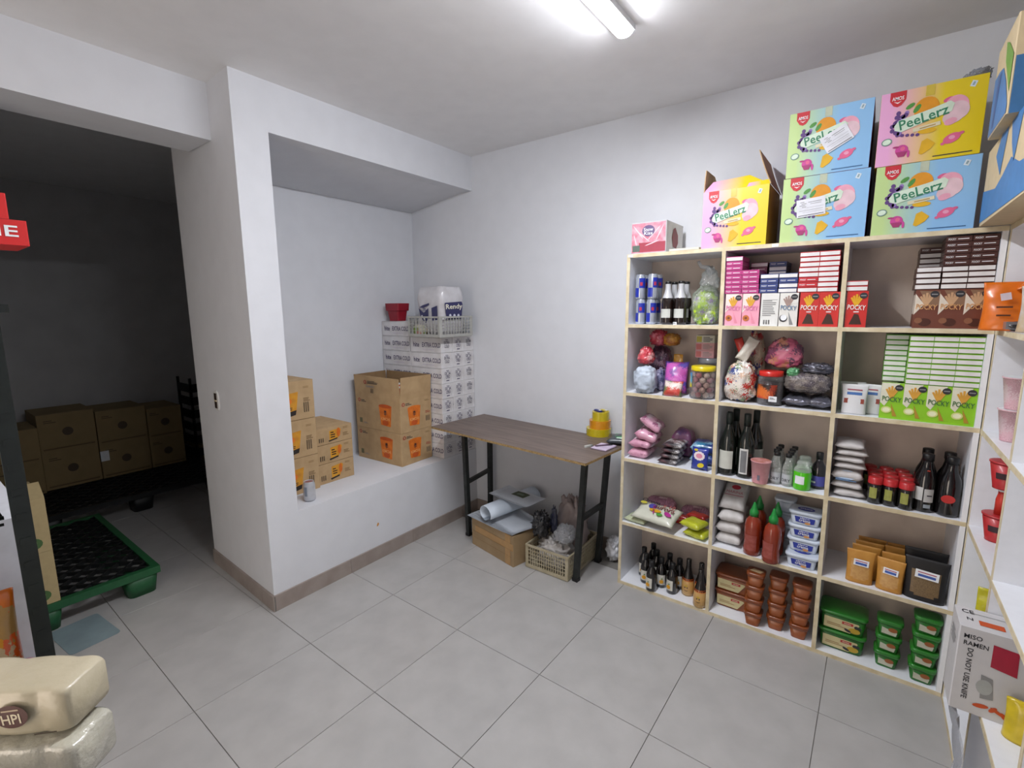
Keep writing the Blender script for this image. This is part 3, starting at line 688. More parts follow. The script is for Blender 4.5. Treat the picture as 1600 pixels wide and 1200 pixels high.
# ------------------------------------------------------------------ on the table
def ring_(label, p, R, h, mt, core):
    r = T('tape_roll', label, 'tape roll', p, .3, 'yellow tape rolls piled on the table'); m = MB()
    m.lathe([(R*.62,0),(R,.0),(R,h),(R*.62,h)], mt, 28, None, False, (0,0)); m.build('tape', r)
    m = MB(); m.lathe([(R*.56,0),(R*.62,0),(R*.62,h),(R*.56,h),(R*.56,0)], core, 28, None, False, (0,0)); m.build('cardboard_core', r)
q = at(936,682,z=TZ)
YT = mat('#c2ae18', .25, coat=.5, name='yellow_tape'); OT = mat('#cf8a14', .25, coat=.5, name='amber_tape')
qx, qy = 1.17, -.20
q = Vector((min(at(937,678,z=TZ).x,1.3), min(at(937,678,z=TZ).y,-.09), TZ))
ring_('lowest and widest roll of yellow tape on the table', q, .078, .046, YT, KRAFTD)
ring_('middle amber tape roll of the small pile', q+Vector((.006,.004,.0464)), .067, .050, OT, KRAFTD)
ring_('topmost yellow tape roll, smallest of the pile', q+Vector((.010,.004,.0968)), .054, .054, YT, KRAFTD)
for nm, lb, mt, dx, dy, a in (('marker_box','small blue packet on top of the tape rolls', mat('#24307a',.4), -.014,-.010,.5), ('marker_box','small pale yellow packet on top of the tape rolls', mat('#cdbb55',.4), .018,.014,.5)):
    r = T(nm, lb, 'packet', q+Vector((.010+dx,.004+dy,.1512+.0*dy)), -a); m = MB(); m.loft([rrect(.062,.022,0,.003,2), rrect(.062,.022,.009,.003,2)], mt, False); m.build('body', r)
    m = MB(); m.rect(.018,0,.016,.016,WHT,TOPF(.009),1); m.build('print', r)
a, b = at(923,701,z=TZ), at(955,703,z=TZ); cN = (a+b)/2; cN.y += .035
r = T('notepad', 'pale lilac notepad lying at the right end of the table', 'notepad', cN, math.radians(-4)); m = MB()
LIL = mat('#c9b9cf', .6, name='lilac_paper')
for k in range(3): m.cbox(.100-.002*k, .125, .0028, LIL if k else mat('#3c3038',.6), RZ(.02*k), .003*k)
m.build('sheets', r); m = MB(); 
for k in range(6): m.rect(0,-.03+.011*k,.095,.0006,mat('#a48fae',.6),TOPF(.009),1)
m.build('ruled_lines', r)
r = T('pen', 'dark slim pen lying across the lilac notepad', 'pen', cN+Vector((-.005,.005,.0145)), math.radians(52)); m = MB()
m.tube([(-.05,0,0),(.035,0,0)], .0035, mat('#4a2f46',.35), 8); m.build('barrel', r); m = MB(); m.tube([(.035,0,0),(.058,0,0)], .0042, BLK, 8); m.build('cap', r)
pe = at(918,699,z=TZ); r = T('eraser', 'small white lighter-sized stick beside the lilac notepad', 'eraser', pe+Vector((0,.01,0)), math.radians(70)); m = MB()
m.loft([rrect(.055,.016,0,.004,3), rrect(.055,.016,.010,.004,3)], mat('#b9bab5',.4), False); m.build('body', r); m = MB(); m.cbox(.014,.0165,.0106,GREY,TR(.022,0,0)); m.build('cap', r)
# dark sponge pack at the shelf side
r = T('scouring_pad_pack', 'dark packet with green and white print at the table end by the shelf', 'packet', (1.288,-.20,TZ+.0012), math.radians(20)); m = MB()
m.pillow(.115,.16,.045,mat('#3c4248',.35,noise_amt=.2,scale=20,coat=.3),6,.1,flat=True,p=4); m.build('packet', r)
m = MB(); m.cbox(.055,.07,.0015,mat('#2f8a4a',.4),TR(.018,.0,.044)); m.cbox(.055,.02,.0015,mat('#b9d6c0',.4),TR(.018,-.045,.040)@RX(.2)); m.build('label_print', r)
# ------------------------------------------------------------------ shelf contents
YF = -.312                                       # front line of most goods
def seg(u0, u1, v, y=YF):                        # x range of a pixel span on a vertical plane
    a, b = at(u0, v, y=y).x, at(u1, v, y=y).x; return (a+b)/2, abs(b-a)
# ---- flat snack cartons
BXW, BXH, BXD = .0725, .148, .0213
def snack_body(m, w, h, d, front, rim):
    m.box((-w/2,-d/2,0), (w/2,d/2,h), rim); return m
def standing(kind):
    cs = {'pink':('#e79ab0','#d8a030','#d873a8','#f2c9d2'), 'cream':('#dcdad4','#a08880','#5f7f9f','#e4e2dc'), 'red':('#c8251f','#e0a81c','#f0ece8','#c8251f'),
          'brown':('#6e3a2a','#c9a17a','#d9a36a','#5a2c20'), 'green':('#8cc81e','#d8a03c','#3f6f38','#9ad430'), 'plain':('#dcdcd8','#c8c8c4','#9a9a98','#e0e0dc')}[kind]
    r = T('snack_box', 'x', 'snack box'); m = MB(); m.box((-BXW/2,-BXD/2,0), (BXW/2,BXD/2,BXH), mat(cs[0], .4, coat=.2, noise_amt=.03)); m.build('carton', r)
    m = MB(); F = FRONT(BXD); w, h = BXW, BXH
    if kind == 'plain':
        lines(m, 0, h*.55, w*.8, h*.5, 9, GREY, F); barcode(m, -.008, h*.12, .03, .02, INK, F); m.rect(0,h*.8,w*.8,.001,GREY,F,1)
    else:
        if kind in ('brown',): m.poly([(-w/2,h*.35),(-w*.1,h*.62),(-w/2,h*.9)], mat('#e2d8c8',.4), F, 1); m.poly([(w/2,h*.95),(-w*.35,h*.98),(w*.1,h*.55),(w/2,h*.6)], mat('#8a6a52',.4), F, 1)
        if kind == 'green': m.poly([(-w/2,h),(w*.3,h),(w*.05,h*.7),(-w*.3,h*.35),(-w/2,h*.45)], mat('#e4e2cc',.4), F, 1)
        if kind == 'pink': m.poly([(-w/2,h),(w*.3,h),(w*.1,h*.75),(-w/2,h*.4)], mat('#f3dcd6',.4), F, 1)
        if kind == 'cream': m.poly([(-w/2,h),(w/2,h),(w/2,h*.7),(-w/2,h*.6)], mat('#e2e0da',.4), F, 1)
        st = mat(cs[1], .4)
        for k in range(5):                      # fan of biscuit sticks
            a = (k-2)*.23; x0 = -.002; y0 = h*.58; ln = h*(.34-.03*abs(k-2)); dx, dy = math.sin(a), math.cos(a)
            m.poly([(x0-dy*.0035,y0+dx*.0035),(x0+dy*.0035,y0-dx*.0035),(x0+dx*ln+dy*.0035,y0+dy*ln-dx*.0035),(x0+dx*ln-dy*.0035,y0+dy*ln+dx*.0035)], st, F, 2)
        m.ell(w*.28, h*.88, .0135, .0125, INK, F, 3); m.rect(w*.28, h*.88, .018, .004, GREY, F, 4)
        m.text('POCKY', 0, h*.555, w*.86, h*.14, mat(cs[2], .4), F, 5, -.06)
        if kind == 'red': m.poly([(-w*.3,h*.08),(w*.3,h*.08),(w*.12,h*.36),(-w*.08,h*.38)], mat('#3a1e14',.4), F, 2); m.rect(0,h*.43,w*.25,.004,WHT,F,2)
        elif kind == 'green': m.ell(-w*.2, h*.25, .017, .014, mat('#d8e08a',.4), F, 3); m.ell(-w*.2,h*.25,.012,.009,mat('#eef0c8',.4),F,4); m.poly([(-.002,h*.45),(w*.3,h*.08),(w*.1,h*.08)], mat('#b08c2c',.4), F, 2)
        elif kind == 'brown': m.ell(-w*.02, h*.16, .02, .015, mat('#4a2318',.4), F, 2); m.ell(-w*.28,h*.2,.012,.011,mat('#8a5a40',.4),F,3)
        elif kind == 'pink': m.ell(-w*.25, h*.24, .014, .014, mat('#c06a2a',.4), F, 3); m.ell(-w*.25,h*.24,.006,.006,mat('#7a3a1a',.4),F,4); m.poly([(0,h*.45),(w*.3,h*.08),(w*.1,h*.08)], mat('#e08aa0',.4), F, 2)
        else: m.ell(-w*.25, h*.24, .016, .016, INK, F, 3); m.ell(-w*.23,h*.26,.013,.013,WHT,F,4); m.poly([(0,h*.45),(w*.3,h*.05),(w*.1,h*.05)], GREY, F, 2)
    m.build('print', r); return r
def lying(body, end):
    r = T('snack_box', 'x', 'snack box'); m = MB(); d, h = BXH, BXD
    m.box((-BXW/2,-d/2,.0006), (BXW/2,d/2,h-.0006), mat(body, .4, coat=.2, noise_amt=.03)); m.build('carton', r)
    m = MB(); F = FRONT(d)
    if end == 'white': m.rect(0, h*.47, BXW*.97, h*.70, mat('#e6e4e2',.45), F, 1)
    else:
        m.rect(0, h*.5, BXW*.97, h*.72, mat(body,.45), F, 1); m.text('POCKY', -BXW*.27, h*.5, BXW*.3, h*.34, WHT, F, 2); m.rect(BXW*.16, h*.5, BXW*.42, h*.13, WHT, F, 2)
    m.build('end_print', r); return r
PROTO = {}
def get(kind, *a):
    k = (kind,)+a
    if k not in PROTO: PROTO[k] = [standing(*a) if kind == 's' else lying(*a), False]
    p = PROTO[k]
    if not p[1]: p[1] = True; return p[0]
    return copy_tree(p[0])
rj = random.Random(11)
def stand_row(kind, spans, v, z, names, grp, rows=1, y0=None):
    for i, (u0, u1) in enumerate(spans):
        x, _ = seg(u0, u1, v)
        o = get('s', kind if not isinstance(kind, list) else kind[i]); o.location = (x, (y0 or YF)+BXD/2, z+.0003); o['label'] = names[i]; o['group'] = grp
def flat_stack(u0, u1, v, z, n, spec, name, grp, y=None, gap=0):
    x, _ = seg(u0, u1, v, y or YF); yy = (y or YF)+BXH/2
    for k in range(n):
        body, end = spec(k)
        o = get('l', body, end); o.location = (x+rj.uniform(-.0012,.0012), yy+rj.uniform(-.001,.002), z+.0006+k*(BXD+.0003)); o['group'] = grp
        o['label'] = f'flat carton, {"white" if end=="white" else "lettered"} end, {fromtop(k,n)} in the {name}'
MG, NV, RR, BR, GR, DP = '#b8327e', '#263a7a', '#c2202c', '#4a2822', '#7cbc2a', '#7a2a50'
G1 = 'snack cartons in the top middle compartment'
ZS = Z1+BXH+.0008
stand_row(['pink','pink','plain','cream','red','red'], [(1132,1159),(1159,1186),(1187,1217),(1217,1246),(1248,1279),(1279,1310)], 490, Z1,
  ['pink upright snack box, leftmost in the middle top compartment','pink upright snack box beside the leftmost one','cream upright snack box showing its small-print back','cream upright snack box with grey sticks and round biscuit','red upright snack box, left of the pair in the middle compartment','red upright snack box against the right divider of the middle compartment'], G1)
rear = [(1132,1159),(1159,1186),(1187,1217),(1217,1246),(1248,1279),(1279,1310)]
flat_stack(1132,1159,440,ZS,8,lambda k:(MG,'white' if k==7 else 'l'),'tall magenta stack',G1)
flat_stack(1159,1186,440,ZS,5,lambda k:(MG,'l'),'lower magenta stack',G1)
flat_stack(1187,1217,440,ZS,4,lambda k:(NV,'white' if k==3 else 'l'),'navy stack over the small-print box',G1)
flat_stack(1217,1246,440,ZS,4,lambda k:(NV,'l' if k==2 else 'white'),'navy stack over the grey-stick box',G1)
flat_stack(1248,1279,430,ZS,8,lambda k:(RR,'l' if k in (1,2) else 'white'),'red stack on the left red box',G1)
flat_stack(1279,1310,430,ZS,8,lambda k:(RR,'white'),'red stack by the right divider',G1)
yb = YF+BXH+.004
def pedestal(u0, u1, y, kind, names, n=2, grp=G1):          # upright boxes further back that carry the rear stacks
    x, _ = seg(u0, u1, 440, y)
    for k in range(n):
        o = get('s', kind); o.location = (x, y+BXD/2+k*.055, Z1+.0003); o['label'] = names+(' front one' if k == 0 else ' rear one'); o['group'] = grp
pedestal(1171,1198,yb,'pink','upright pink snack box hidden behind the magenta stacks,'); pedestal(1199,1229,yb,'cream','upright cream snack box hidden behind the navy stacks,')
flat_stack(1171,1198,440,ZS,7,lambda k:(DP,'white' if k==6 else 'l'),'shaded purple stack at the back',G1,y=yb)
flat_stack(1199,1229,440,ZS,7,lambda k:(NV,'l' if k==6 else 'white'),'shaded navy stack at the back',G1,y=yb)
G2 = 'snack cartons in the top right compartment'
stand_row(['red','brown','brown','brown'], [(1321,1354),(1428,1470),(1470,1511),(1511,1552)], 490, Z1,
  ['red upright snack box alone at the left of the top right compartment','brown upright snack box, left of the three brown ones','brown upright snack box, middle of the three brown ones','brown upright snack box at the right, behind the orange bag'], G2)
flat_stack(1321,1354,430,ZS,2,lambda k:(RR,'white'),'pair above the lone red box',G2)
flat_stack(1430,1472,430,ZS,4,lambda k:(BR,'white'),'front left brown stack',G2)
for (a,b,nm,n) in ((1472,1513,'middle',9),(1513,1554,'right',9)):
    flat_stack(a,b,430,ZS,n,lambda k:(BR,'white' if k<4 else 'l'),f'{nm} brown stack',G2)
x, _ = seg(1430,1472,430,yb)
for k in range(2):
    o = get('s','brown'); o.location = (x, yb+BXD/2+k*.055, Z1+.0003); o['label'] = 'upright brown snack box hidden behind the front left stack,'+(' nearer' if k == 0 else ' farther'); o['group'] = G2
flat_stack(1432,1473,430,ZS,8,lambda k:(BR,'l' if k==7 else 'white'),'shaded rear brown stack',G2,y=yb)
G3 = 'green snack cartons in the second row'
ZG = Z2+BXH+.0008
stand_row('green', [(1374,1412),(1413,1451),(1452,1490),(1491,1529)], 630, Z2, ['green upright snack box nearest the white pouches','green upright snack box, second from the white pouches','green upright snack box, third from the white pouches','green upright snack box at the right end by the side shelf'], G3)
yg = YF+.045
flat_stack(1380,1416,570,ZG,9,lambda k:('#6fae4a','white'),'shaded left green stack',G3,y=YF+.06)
for (a,b,nm) in ((1419,1457,'second'),(1458,1496,'third'),(1497,1535,'right-end')): flat_stack(a,b,570,ZG,9,lambda k:(GR,'white'),f'{nm} green stack',G3)
x, _ = seg(1380,1416,600,YF+.06)
o = get('s','green'); o.location = (x, YF+.12, Z2+.0003); o['label'] = 'upright green snack box hidden below the shaded left stack'; o['group'] = G3

# ---- lathe goods
def place(root, u, v, z, used=[False]): p = at(u, v, z=z); root.location = (p.x, p.y, z+.0004); return root
def inshelf(p): return (p[0], min(max(p[1], -.300), -.035))
def bottle(label, prof, body, cat='bottle', cap=None, capm=BLK, bands=(), grp=None, name='bottle', seg_=18):
    r = T(name, label, cat, (0,0,0), 0, grp); m = MB(); m.lathe(prof, body, seg_); m.build('glass', r)
    if cap: m = MB(); m.lathe(cap, capm, seg_); m.build('cap', r)
    for (nm, rr, z0, z1, mt, a0, a1) in bands:
        m = MB(); m.lathe([(rr,z0),(rr,z1)], mt, 12, None, True, (0,0), a0, a1); m.build(nm, r)
    return r
def band(nm, r, z0, z1, mt, mid_=-math.pi/2-.3, half=1.1): return (nm, r+.0006, z0, z1, mt, mid_-half, mid_+half)
# energy drink cans, 2 wide, 2 high, 2 deep
def can_():
    r = T('energy_drink_can', 'x', 'can'); m = MB(); m.lathe([(.021,0),(.026,.006),(.0265,.01),(.0265,.118),(.0225,.128),(.023,.131),(.0215,.131)], mat('#b9c0cc',.25,metal=.6,coat=.4), 20); m.build('body', r)
    m = MB(); BC = mat('#1e2f9a',.3,coat=.3)
    m.lathe([(.0268,.012),(.0268,.060)], BC, 6, None, True, (0,0), -2.9, -1.7); m.lathe([(.0268,.060),(.0268,.112)], BC, 6, None, True, (0,0), -1.7, -.3); m.lathe([(.0268,.062),(.0268,.112)], BC, 4, None, True, (0,0), -3.6, -2.9)
    m.lathe([(.0270,.072),(.0270,.09)], mat('#a8304a',.4), 3, None, True, (0,0), -1.5, -1.0); m.build('print', r); return r
c0_ = can_(); first = True
for k in range(2):
    for j in range(2):
        for i in range(2):
            o = c0_ if first else copy_tree(c0_); first = False
            px = at(1002+16*i, 480, y=-.26); o.location = (px.x, -.262+j*.058, Z1+.0004+k*.1316); o.rotation_euler = (0,0,.3*i+.2*k)
            o['label'] = f'blue and silver drink can, {["lower","upper"][k]} {["left","right"][i]} {["front","rear"][j]} one of the block'; o['group'] = 'blue drink cans in the top left compartment'
AMB = GLASS('#1c100c')
bprof = [(.026,0),(.030,.004),(.0305,.012),(.0305,.115),(.027,.135),(.016,.165),(.0135,.185),(.0135,.214)]
b0 = bottle('x', bprof, AMB, cap=[(.0155,.209),(.0155,.219),(.011,.2215)], bands=[band('label',.0305,.035,.08,mat('#c9cbc4',.5)), ('neck_foil',.0,0,0,WHT,0,1)][:1], grp='brown bottles with white foil necks')
m = MB(); m.lathe([(.0272,.136),(.0168,.166),(.0143,.185),(.0143,.208)], mat('#c9cacd',.4,metal=.2), 18, None, True, (0,0)); m.build('neck_foil', b0)
for k, (u, y, lb) in enumerate(((1043,-.27,'brown bottle with white neck foil, left front'), (1065,-.27,'brown bottle with white neck foil, right front'), (1053,-.19,'brown bottle with white neck foil, left rear'), (1072,-.19,'brown bottle with white neck foil, right rear'))):
    o = b0 if k == 0 else copy_tree(b0); o.location = (at(u,480,y=y).x, y, Z1+.0004); o['label'] = lb
r = T('price_tag', 'small white price tag standing before the two brown bottles', 'price tag', (at(1055,497,y=-.307).x, -.308, Z1)); m = MB(); m.loft([rrect(.018,.002,0,.0009,1), rrect(.018,.002,.014,.0009,1)], WHT, False); m.build('card', r)
m = MB(); lines(m, 0, .007, .014, .008, 2, INK, FRONT(.002)); m.build('print', r)
# clear bag of sweets
p = at(1100,500,y=-.2); r = T('candy_bag', 'clear tied bag of lime and purple wrapped sweets', 'bag', (p.x-.003,-.20,Z1+.0006)); m = MB()
m.blob(.066,.075,.085,mat('#a8c820',.35,kind='cells',scale=48,c2=['#c4e02c','#8db81c','#8a5aa8','#cfd8c0','#b6d838','#d8dcd0'],coat=.4,bump=.5),3,.18,30,20,None,.8,5,top=.85); m.build('sweets', r)
m = MB(); m.blob(.074,.082,.10,film('#dfe8da',.08),5,.16,30,20,None,.85,5,top=.8); m.build('bag', r)
m = MB(); m.blob(.055,.045,.062,film('#dfe4e0',.2),8,.3,20,12,TR(.012,0,.165),.9,4,base=False,top=.45); m.tube([(.02,0,.25),(-.0,-.01,.285),(-.03,-.012,.292),(-.045,-.015,.318)], [.02,.012,.009,.007], film('#e4e8ea',.35), 8); m.build('bag_neck', r)
# ---- second row left
def bagT(label, u, v, z, rz, build, y=None, cat='bag', name='plastic_bag', grp=None):
    p = at(u, v, z=z) if y is None else at(u, v, y=y)
    r = T(name, label, cat, (p.x, p.y, z+.0004), rz, grp); build(r); return r
def one(nm, fn):
    def f(r): m = MB(); fn(m); m.build(nm, r)
    return f
def blobm(*a, **k): return lambda m: m.blob(*a, **k)
bagT('pale grey folded plastic sack at the left of the second row', 1012, 600, Z2, .1, one('sack', lambda m: (m.blob(.056,.055,.072,mat('#b9c4d2',.5,bump=.4,scale=18,noise_amt=.05),2,.14,24,18,None,.7,3.5,top=1.1))), y=-.255)
p = at(1010,560,y=-.23); 
bagT('clear bag of red sweets piled on the pale grey sack', 1010, 560, Z2+.147, 0, one('sweets', blobm(.052,.055,.047,mat('#b5303c',.35,kind='cells',scale=40,c2=['#c84050','#d8a0a0','#a8283a','#c23a44'],coat=.5),6,.2,24,16,None,.85,5,top=.6)), y=-.235)
bagT('clear bag of red and orange sweets, highest in the second row left', 1030, 530, Z2+.2445, 0, one('sweets', lambda m: (m.blob(.045,.05,.044,mat('#b02838',.35,kind='cells',scale=36,c2=['#c43a4c','#8f2030','#d07080'],coat=.5),7,.2,22,14,None,.8,5), m.blob(.045,.045,.034,mat('#b07a2c',.35,kind='cells',scale=40,c2=['#c8902c','#a05a20'],coat=.5),8,.2,22,14,TR(.072,0,.002),.8,5))), y=-.125)
bagT('pink and violet packet leaning in the second row', 1052, 590, Z2, .15, one('packet', lambda m: m.pillow(.125,.175,.06,mat('#b04a9a',.3,kind='cells',scale=24,c2=['#c86ab8','#8a5aa0','#5a48a0','#c25ab0'],coat=.5),5,.12,M=TR(0,.0,.090)@RX(math.radians(72)))), y=-.225)
bagT('red triangular sweet packet in front of the violet one', 1052, 608, Z2, 0, one('packet', lambda m: m.pillow(.10,.085,.05,mat('#c03a34',.3,kind='cells',scale=30,c2=['#d04a3c','#5a7a4a','#c44038','#e0d0c8'],coat=.5),9,.14,M=TR(0,0,.040)@RX(math.radians(66)))), y=-.29)
bagT('navy mesh sweet bag behind the violet packet', 1036, 585, Z2, 0, one('packet', blobm(.028,.045,.062,mat('#3c4068',.35,kind='cells',scale=40,c2=['#8a8aa8','#3a3c64','#b0a8c0']),4,.2,20,14)), y=-.165)
bagT('small orange packet top behind the violet packet', 1060, 560, Z2, 0, one('packet', lambda m: m.pouch(.05,.205,.04,mat('#c99020',.35,coat=.4,noise_amt=.15,scale=30),3,.4)), y=-.125)
def jar(label, u, v, y, z, R, h, capc, fill, band_=None, ball=None, grp=None, name='candy_jar'):
    p = at(u, v, y=y); r = T(name, label, 'jar', (p.x, y, z+.0004)); m = MB()
    if ball:
        rr = random.Random(3); k = 0; zz_ = .017
        while zz_ < h*.72:
            for i in range(7):
                a = 2*math.pi*(i+.5*(k%2))/7; q = R*.68
                m2 = ball[(i*3+k) % len(ball)]; m.blob(.016,.016,.015,m2,i+k,.05,8,6,TR(q*math.cos(a),q*math.sin(a),zz_-.012),1,2,base=False)
            zz_ += .025; k += 1
        m.build('sweets', r)
    else: m.lathe([(R*.93,.003),(R*.93,h*.70)], fill, 20); m.build('sweets', r)
    m = MB(); m.lathe([(R*.9,0),(R,.006),(R,h*.70),(R*.97,h*.80),(R*.88,h*.86)], film('#e6eaec',.02,.04), 24, None, True, (1,0)); m.build('jar', r)
    m = MB(); m.lathe([(R*.93,h*.855),(R*.95,h*.87),(R*.95,h*.99),(R*.88,h)], capc, 24); m.build('lid', r)
    if band_: m = MB(); m.lathe([(R*1.006,h*band_[1]),(R*1.006,h*band_[2])], band_[0], 12, None, True, (0,0), band_[3], band_[4]); m.build('label', r)
    return r
PK = [mat('#e0b8a8',.4,coat=.4), mat('#d9a0a8',.4,coat=.4), mat('#e6d0c0',.4,coat=.4), mat('#c06a70',.4,coat=.4)]
jar('clear jar of pink and cream sweets with a yellow lid', 1098, 600, -.262, Z2, .062, .165, mat('#d8c40c',.35,coat=.3), None, (mat('#3a90c0',.4,kind='cells',scale=30,c2=['#d8c81c','#58b0d0']),.35,.8,-3.1,-2.3), PK)
jar('clear jar with lid standing behind the yellow-lidded jar', 1108, 575, -.115, Z2, .060, .195, mat('#8f9298',.25,metal=.2), mat('#8a8a5a',.4,kind='cells',scale=40,c2=['#a04a38','#6a8a4a']), None, None)
sb = None
for k in range(3):
    pp = at(1107,545,y=-.115); r = T('small_box', ['small pink printed box, lowest of three on the clear jar','small pink printed box, middle of three on the clear jar','small white and yellow box topmost on the clear jar'][k], 'box', (pp.x-.008,-.115,Z2+.1960+k*.0395), 0, 'small boxes on the clear jar'); m = MB()
    m.loft([rrect(.095,.085,.0005,.002,1), rrect(.095,.085,.039,.002,1)], mat('#cf9aa2' if k < 2 else '#c3c0b4',.5), False); m.build('body', r)
    m = MB(); F = FRONT(.085); m.rect(-.03,.019,.026,.03,mat('#c06a6a' if k<2 else '#b0a640',.5),F,1); lines(m,.016,.019,.05,.028,4,GREY if k<2 else INK,F); m.build('print', r)
bagT('dark violet sweet bag at the back left corner of the second row', 1030, 580, Z2, 0, one('sweets', lambda m: m.blob(.06,.055,.12,mat('#5a3a50',.35,kind='cells',scale=36,c2=['#7a4a60','#4a3048','#a08090'],coat=.4),21,.12,24,16,None,.7,4)), y=-.085)
# ---- second row middle
SW = mat('#c8b8a8',.35,kind='cells',scale=34,c2=['#b03028','#d8d0c4','#d0c8c0','#3a4a80','#c8a890','#e0dcd4','#7a8a6a'],coat=.4)
bagT('large clear bag of wrapped sweets at the left of the middle compartment', 1164, 618, Z2, 0, one('sweets', lambda m: m.blob(.078,.075,.098,SW,4,.15,30,20,None,.8,4,top=.8)), y=-.24)
bagT('cream and red folded wrapper on top of the wrapped-sweet bag', 1166, 560, Z2+.202, .2, one('wrapper', lambda m: (m.pillow(.055,.13,.03,mat('#d8d2c4',.4,bump=.3,noise_amt=.08,coat=.3),2,.3,M=TR(.004,0,.055)@RY(.5)@RX(1.35)), m.pillow(.04,.10,.02,mat('#b83022',.4,coat=.3),3,.3,M=TR(-.026,.02,.062)@RY(-.35)@RX(1.4)))), y=-.235)
bagT('sweet bag with blue and red wrappers at the back on top', 1185, 545, Z2+.0, 0, one('sweets', lambda m: m.blob(.055,.05,.165,mat('#c0a890',.35,kind='cells',scale=30,c2=['#3a3f7a','#a83030','#c8b8a0','#a89880'],coat=.4),14,.15,24,20,None,.75,4,top=.8)), y=-.105)
jar('dark-filled clear jar with a red lid', 1213, 605, -.25, Z2, .055, .160, mat('#c8231a',.35,coat=.3), mat('#2a1a1c',.3,kind='cells',scale=30,c2=['#3a2a2c','#4a3030','#241618'],coat=.3), (mat('#a03820',.4,kind='cells',scale=26,c2=['#d06a2c','#b03028','#30201c']),.2,.62,-3.0,-.9))
r = T('price_tag', 'white price tag stuck to the red-lidded jar', 'price tag', (at(1208,610,y=-.312).x, -.3115, Z2+.035)); m = MB(); m.loft([[(x,0,z) for x,z,_ in rrect(.034,.026,0,.001,1)],[(x,.0012,z) for x,z,_ in rrect(.034,.026,0,.001,1)]], WHT, False); m.build('card', r)
m = MB(); lines(m, 0, .003, .024, .010, 2, INK, FRONT(.0)); m.build('print', r)
jar('second clear jar behind the red-lidded one', 1232, 585, -.125, Z2, .052, .150, mat('#5a2a2c',.35), mat('#3a2a30',.3,kind='cells',scale=30,c2=['#4a3840','#5a3a3a']), None)
bagT('pink sweet bag resting on the jars at the back', 1222, 545, Z2+.166, 0, one('sweets', lambda m: m.blob(.085,.05,.072,mat('#c05a78',.35,kind='cells',scale=22,c2=['#d06a88','#8a4a68','#c88a70','#d87a90','#6a4a60'],coat=.4),11,.16,26,16,None,.85,4,top=.8)), y=-.17)
SIL = mat('#6c6c76',.2,metal=.55,bump=.6,scale=26,c2='#4c4c58',coat=.3,name='silver_foil')
SIL2 = mat('#77706e',.25,metal=.35,kind='cells',scale=60,c2=['#8a8078','#605860','#a09890','#504850'],bump=.5,coat=.3)
bagT('silver foil bag lying flat under the ribbed packs', 1246, 628, Z2, 0, one('bag', lambda m: m.pillow(.125,.20,.06,SIL,5,.2,flat=True)), y=-.205)
bagT('silver foil bag lying flat by the right divider', 1281, 634, Z2, .0, one('bag', lambda m: m.pillow(.100,.19,.06,SIL,8,.2,flat=True)), y=-.205)
bagT('ribbed clear pack of small tubs on the silver bags', 1270, 600, Z2+.056, .05, one('pack', lambda m: m.blob(.092,.065,.045,SIL2,3,.10,40,14,None,.65,9)), y=-.205)
bagT('crumpled silver pack topmost by the right divider', 1279, 570, Z2+.150, 0, one('pack', lambda m: m.blob(.060,.055,.026,SIL,6,.25,26,12,None,.8,5)), y=-.195)
bagT('small green foil corner beside the topmost silver pack', 1250, 570, Z2+.135, 0, one('packet', lambda m: m.blob(.026,.03,.022,mat('#5a9a6a',.3,coat=.3),6,.25,16,10)), y=-.235)
# ---- second row right: white pouches
def wpouch(label, u, y, w=.088, h=.128, rz=0, wt=1.08):
    p = at(u, 640, y=y); r = T('pouch', label, 'pouch', (p.x, y, Z2+.0004), rz, 'white pouches with brown stripe'); m = MB(); m.pouch(w,h,.034,mat('#d3d4d6',.4,noise_amt=.02,coat=.1),2,.05,tp=.07,wt=wt); m.build('pouch', r)
    m = MB(); F = Matrix(((1,0,0,0),(0,.10,-.995,-.0172),(0,.995,.10,0),(0,0,0,1)))
    m.rect(0, h*.45, w*.8, h*.16, mat('#8c3a2c',.5), F, 1); m.rect(0,h*.83,w*.6,.005,mat('#a04a5a',.5),F,1); m.rect(0,h*.70,w*.6,.012,mat('#3f6aa8',.5),F,1); m.build('label', r); return r
wpouch('white pouch with brown stripe, furthest back at the divider', 1328, -.21, rz=.1)
wpouch('white pouch with brown stripe and blue lettering, front one', 1333, -.27, rz=-.05)
wpouch('white pouch with brown stripe, right one beside the green box', 1357, -.235, rz=-.12)
# ---- third row left
PKB = mat('#d09ab0',.35,kind='cells',scale=30,c2=['#d8a8bc','#d8b0c0','#e0ccd4','#c88aa4','#8a4a6a','#d4a0b6'],coat=.4)
def flatbag(label, u, v, z, w, d, t, rz, mt, tilt=0, seed=1, y=None, rx=0, grp=None, cat='bag', name='snack_bag'):
    return bagT(label, u, v, z, rz, one('bag', lambda m: m.pillow(w,d,t,mt,seed,.13,flat=not(tilt or rx),M=(TR(0,0,t*.5+abs(math.sin(tilt))*w*.42+abs(math.sin(rx))*d*.45)@RY(tilt)@RX(rx)) if (tilt or rx) else None, p=5)), y=y, cat=cat, name=name, grp=grp)
gpk = 'pink printed bags in the third row'
flatbag('pink printed bag, lowest at the left of the third row', 1003, 700, Z3, .115, .19, .052, .05, PKB, 0, 1, y=-.21, grp=gpk)
flatbag('pink printed bag, second up at the left of the third row', 1008, 690, Z3+.049, .125, .19, .050, -.05, PKB, 0, 2, y=-.21, grp=gpk)
flatbag('pink printed bag sloping in the middle of the pile', 1014, 680, Z3+.090, .125, .17, .055, .1, PKB, .25, 3, y=-.215, grp=gpk)
flatbag('pink printed bag topmost, tilted against the shelf side', 1020, 660, Z3+.142, .13, .15, .050, .1, PKB, .55, 4, y=-.20, grp=gpk)
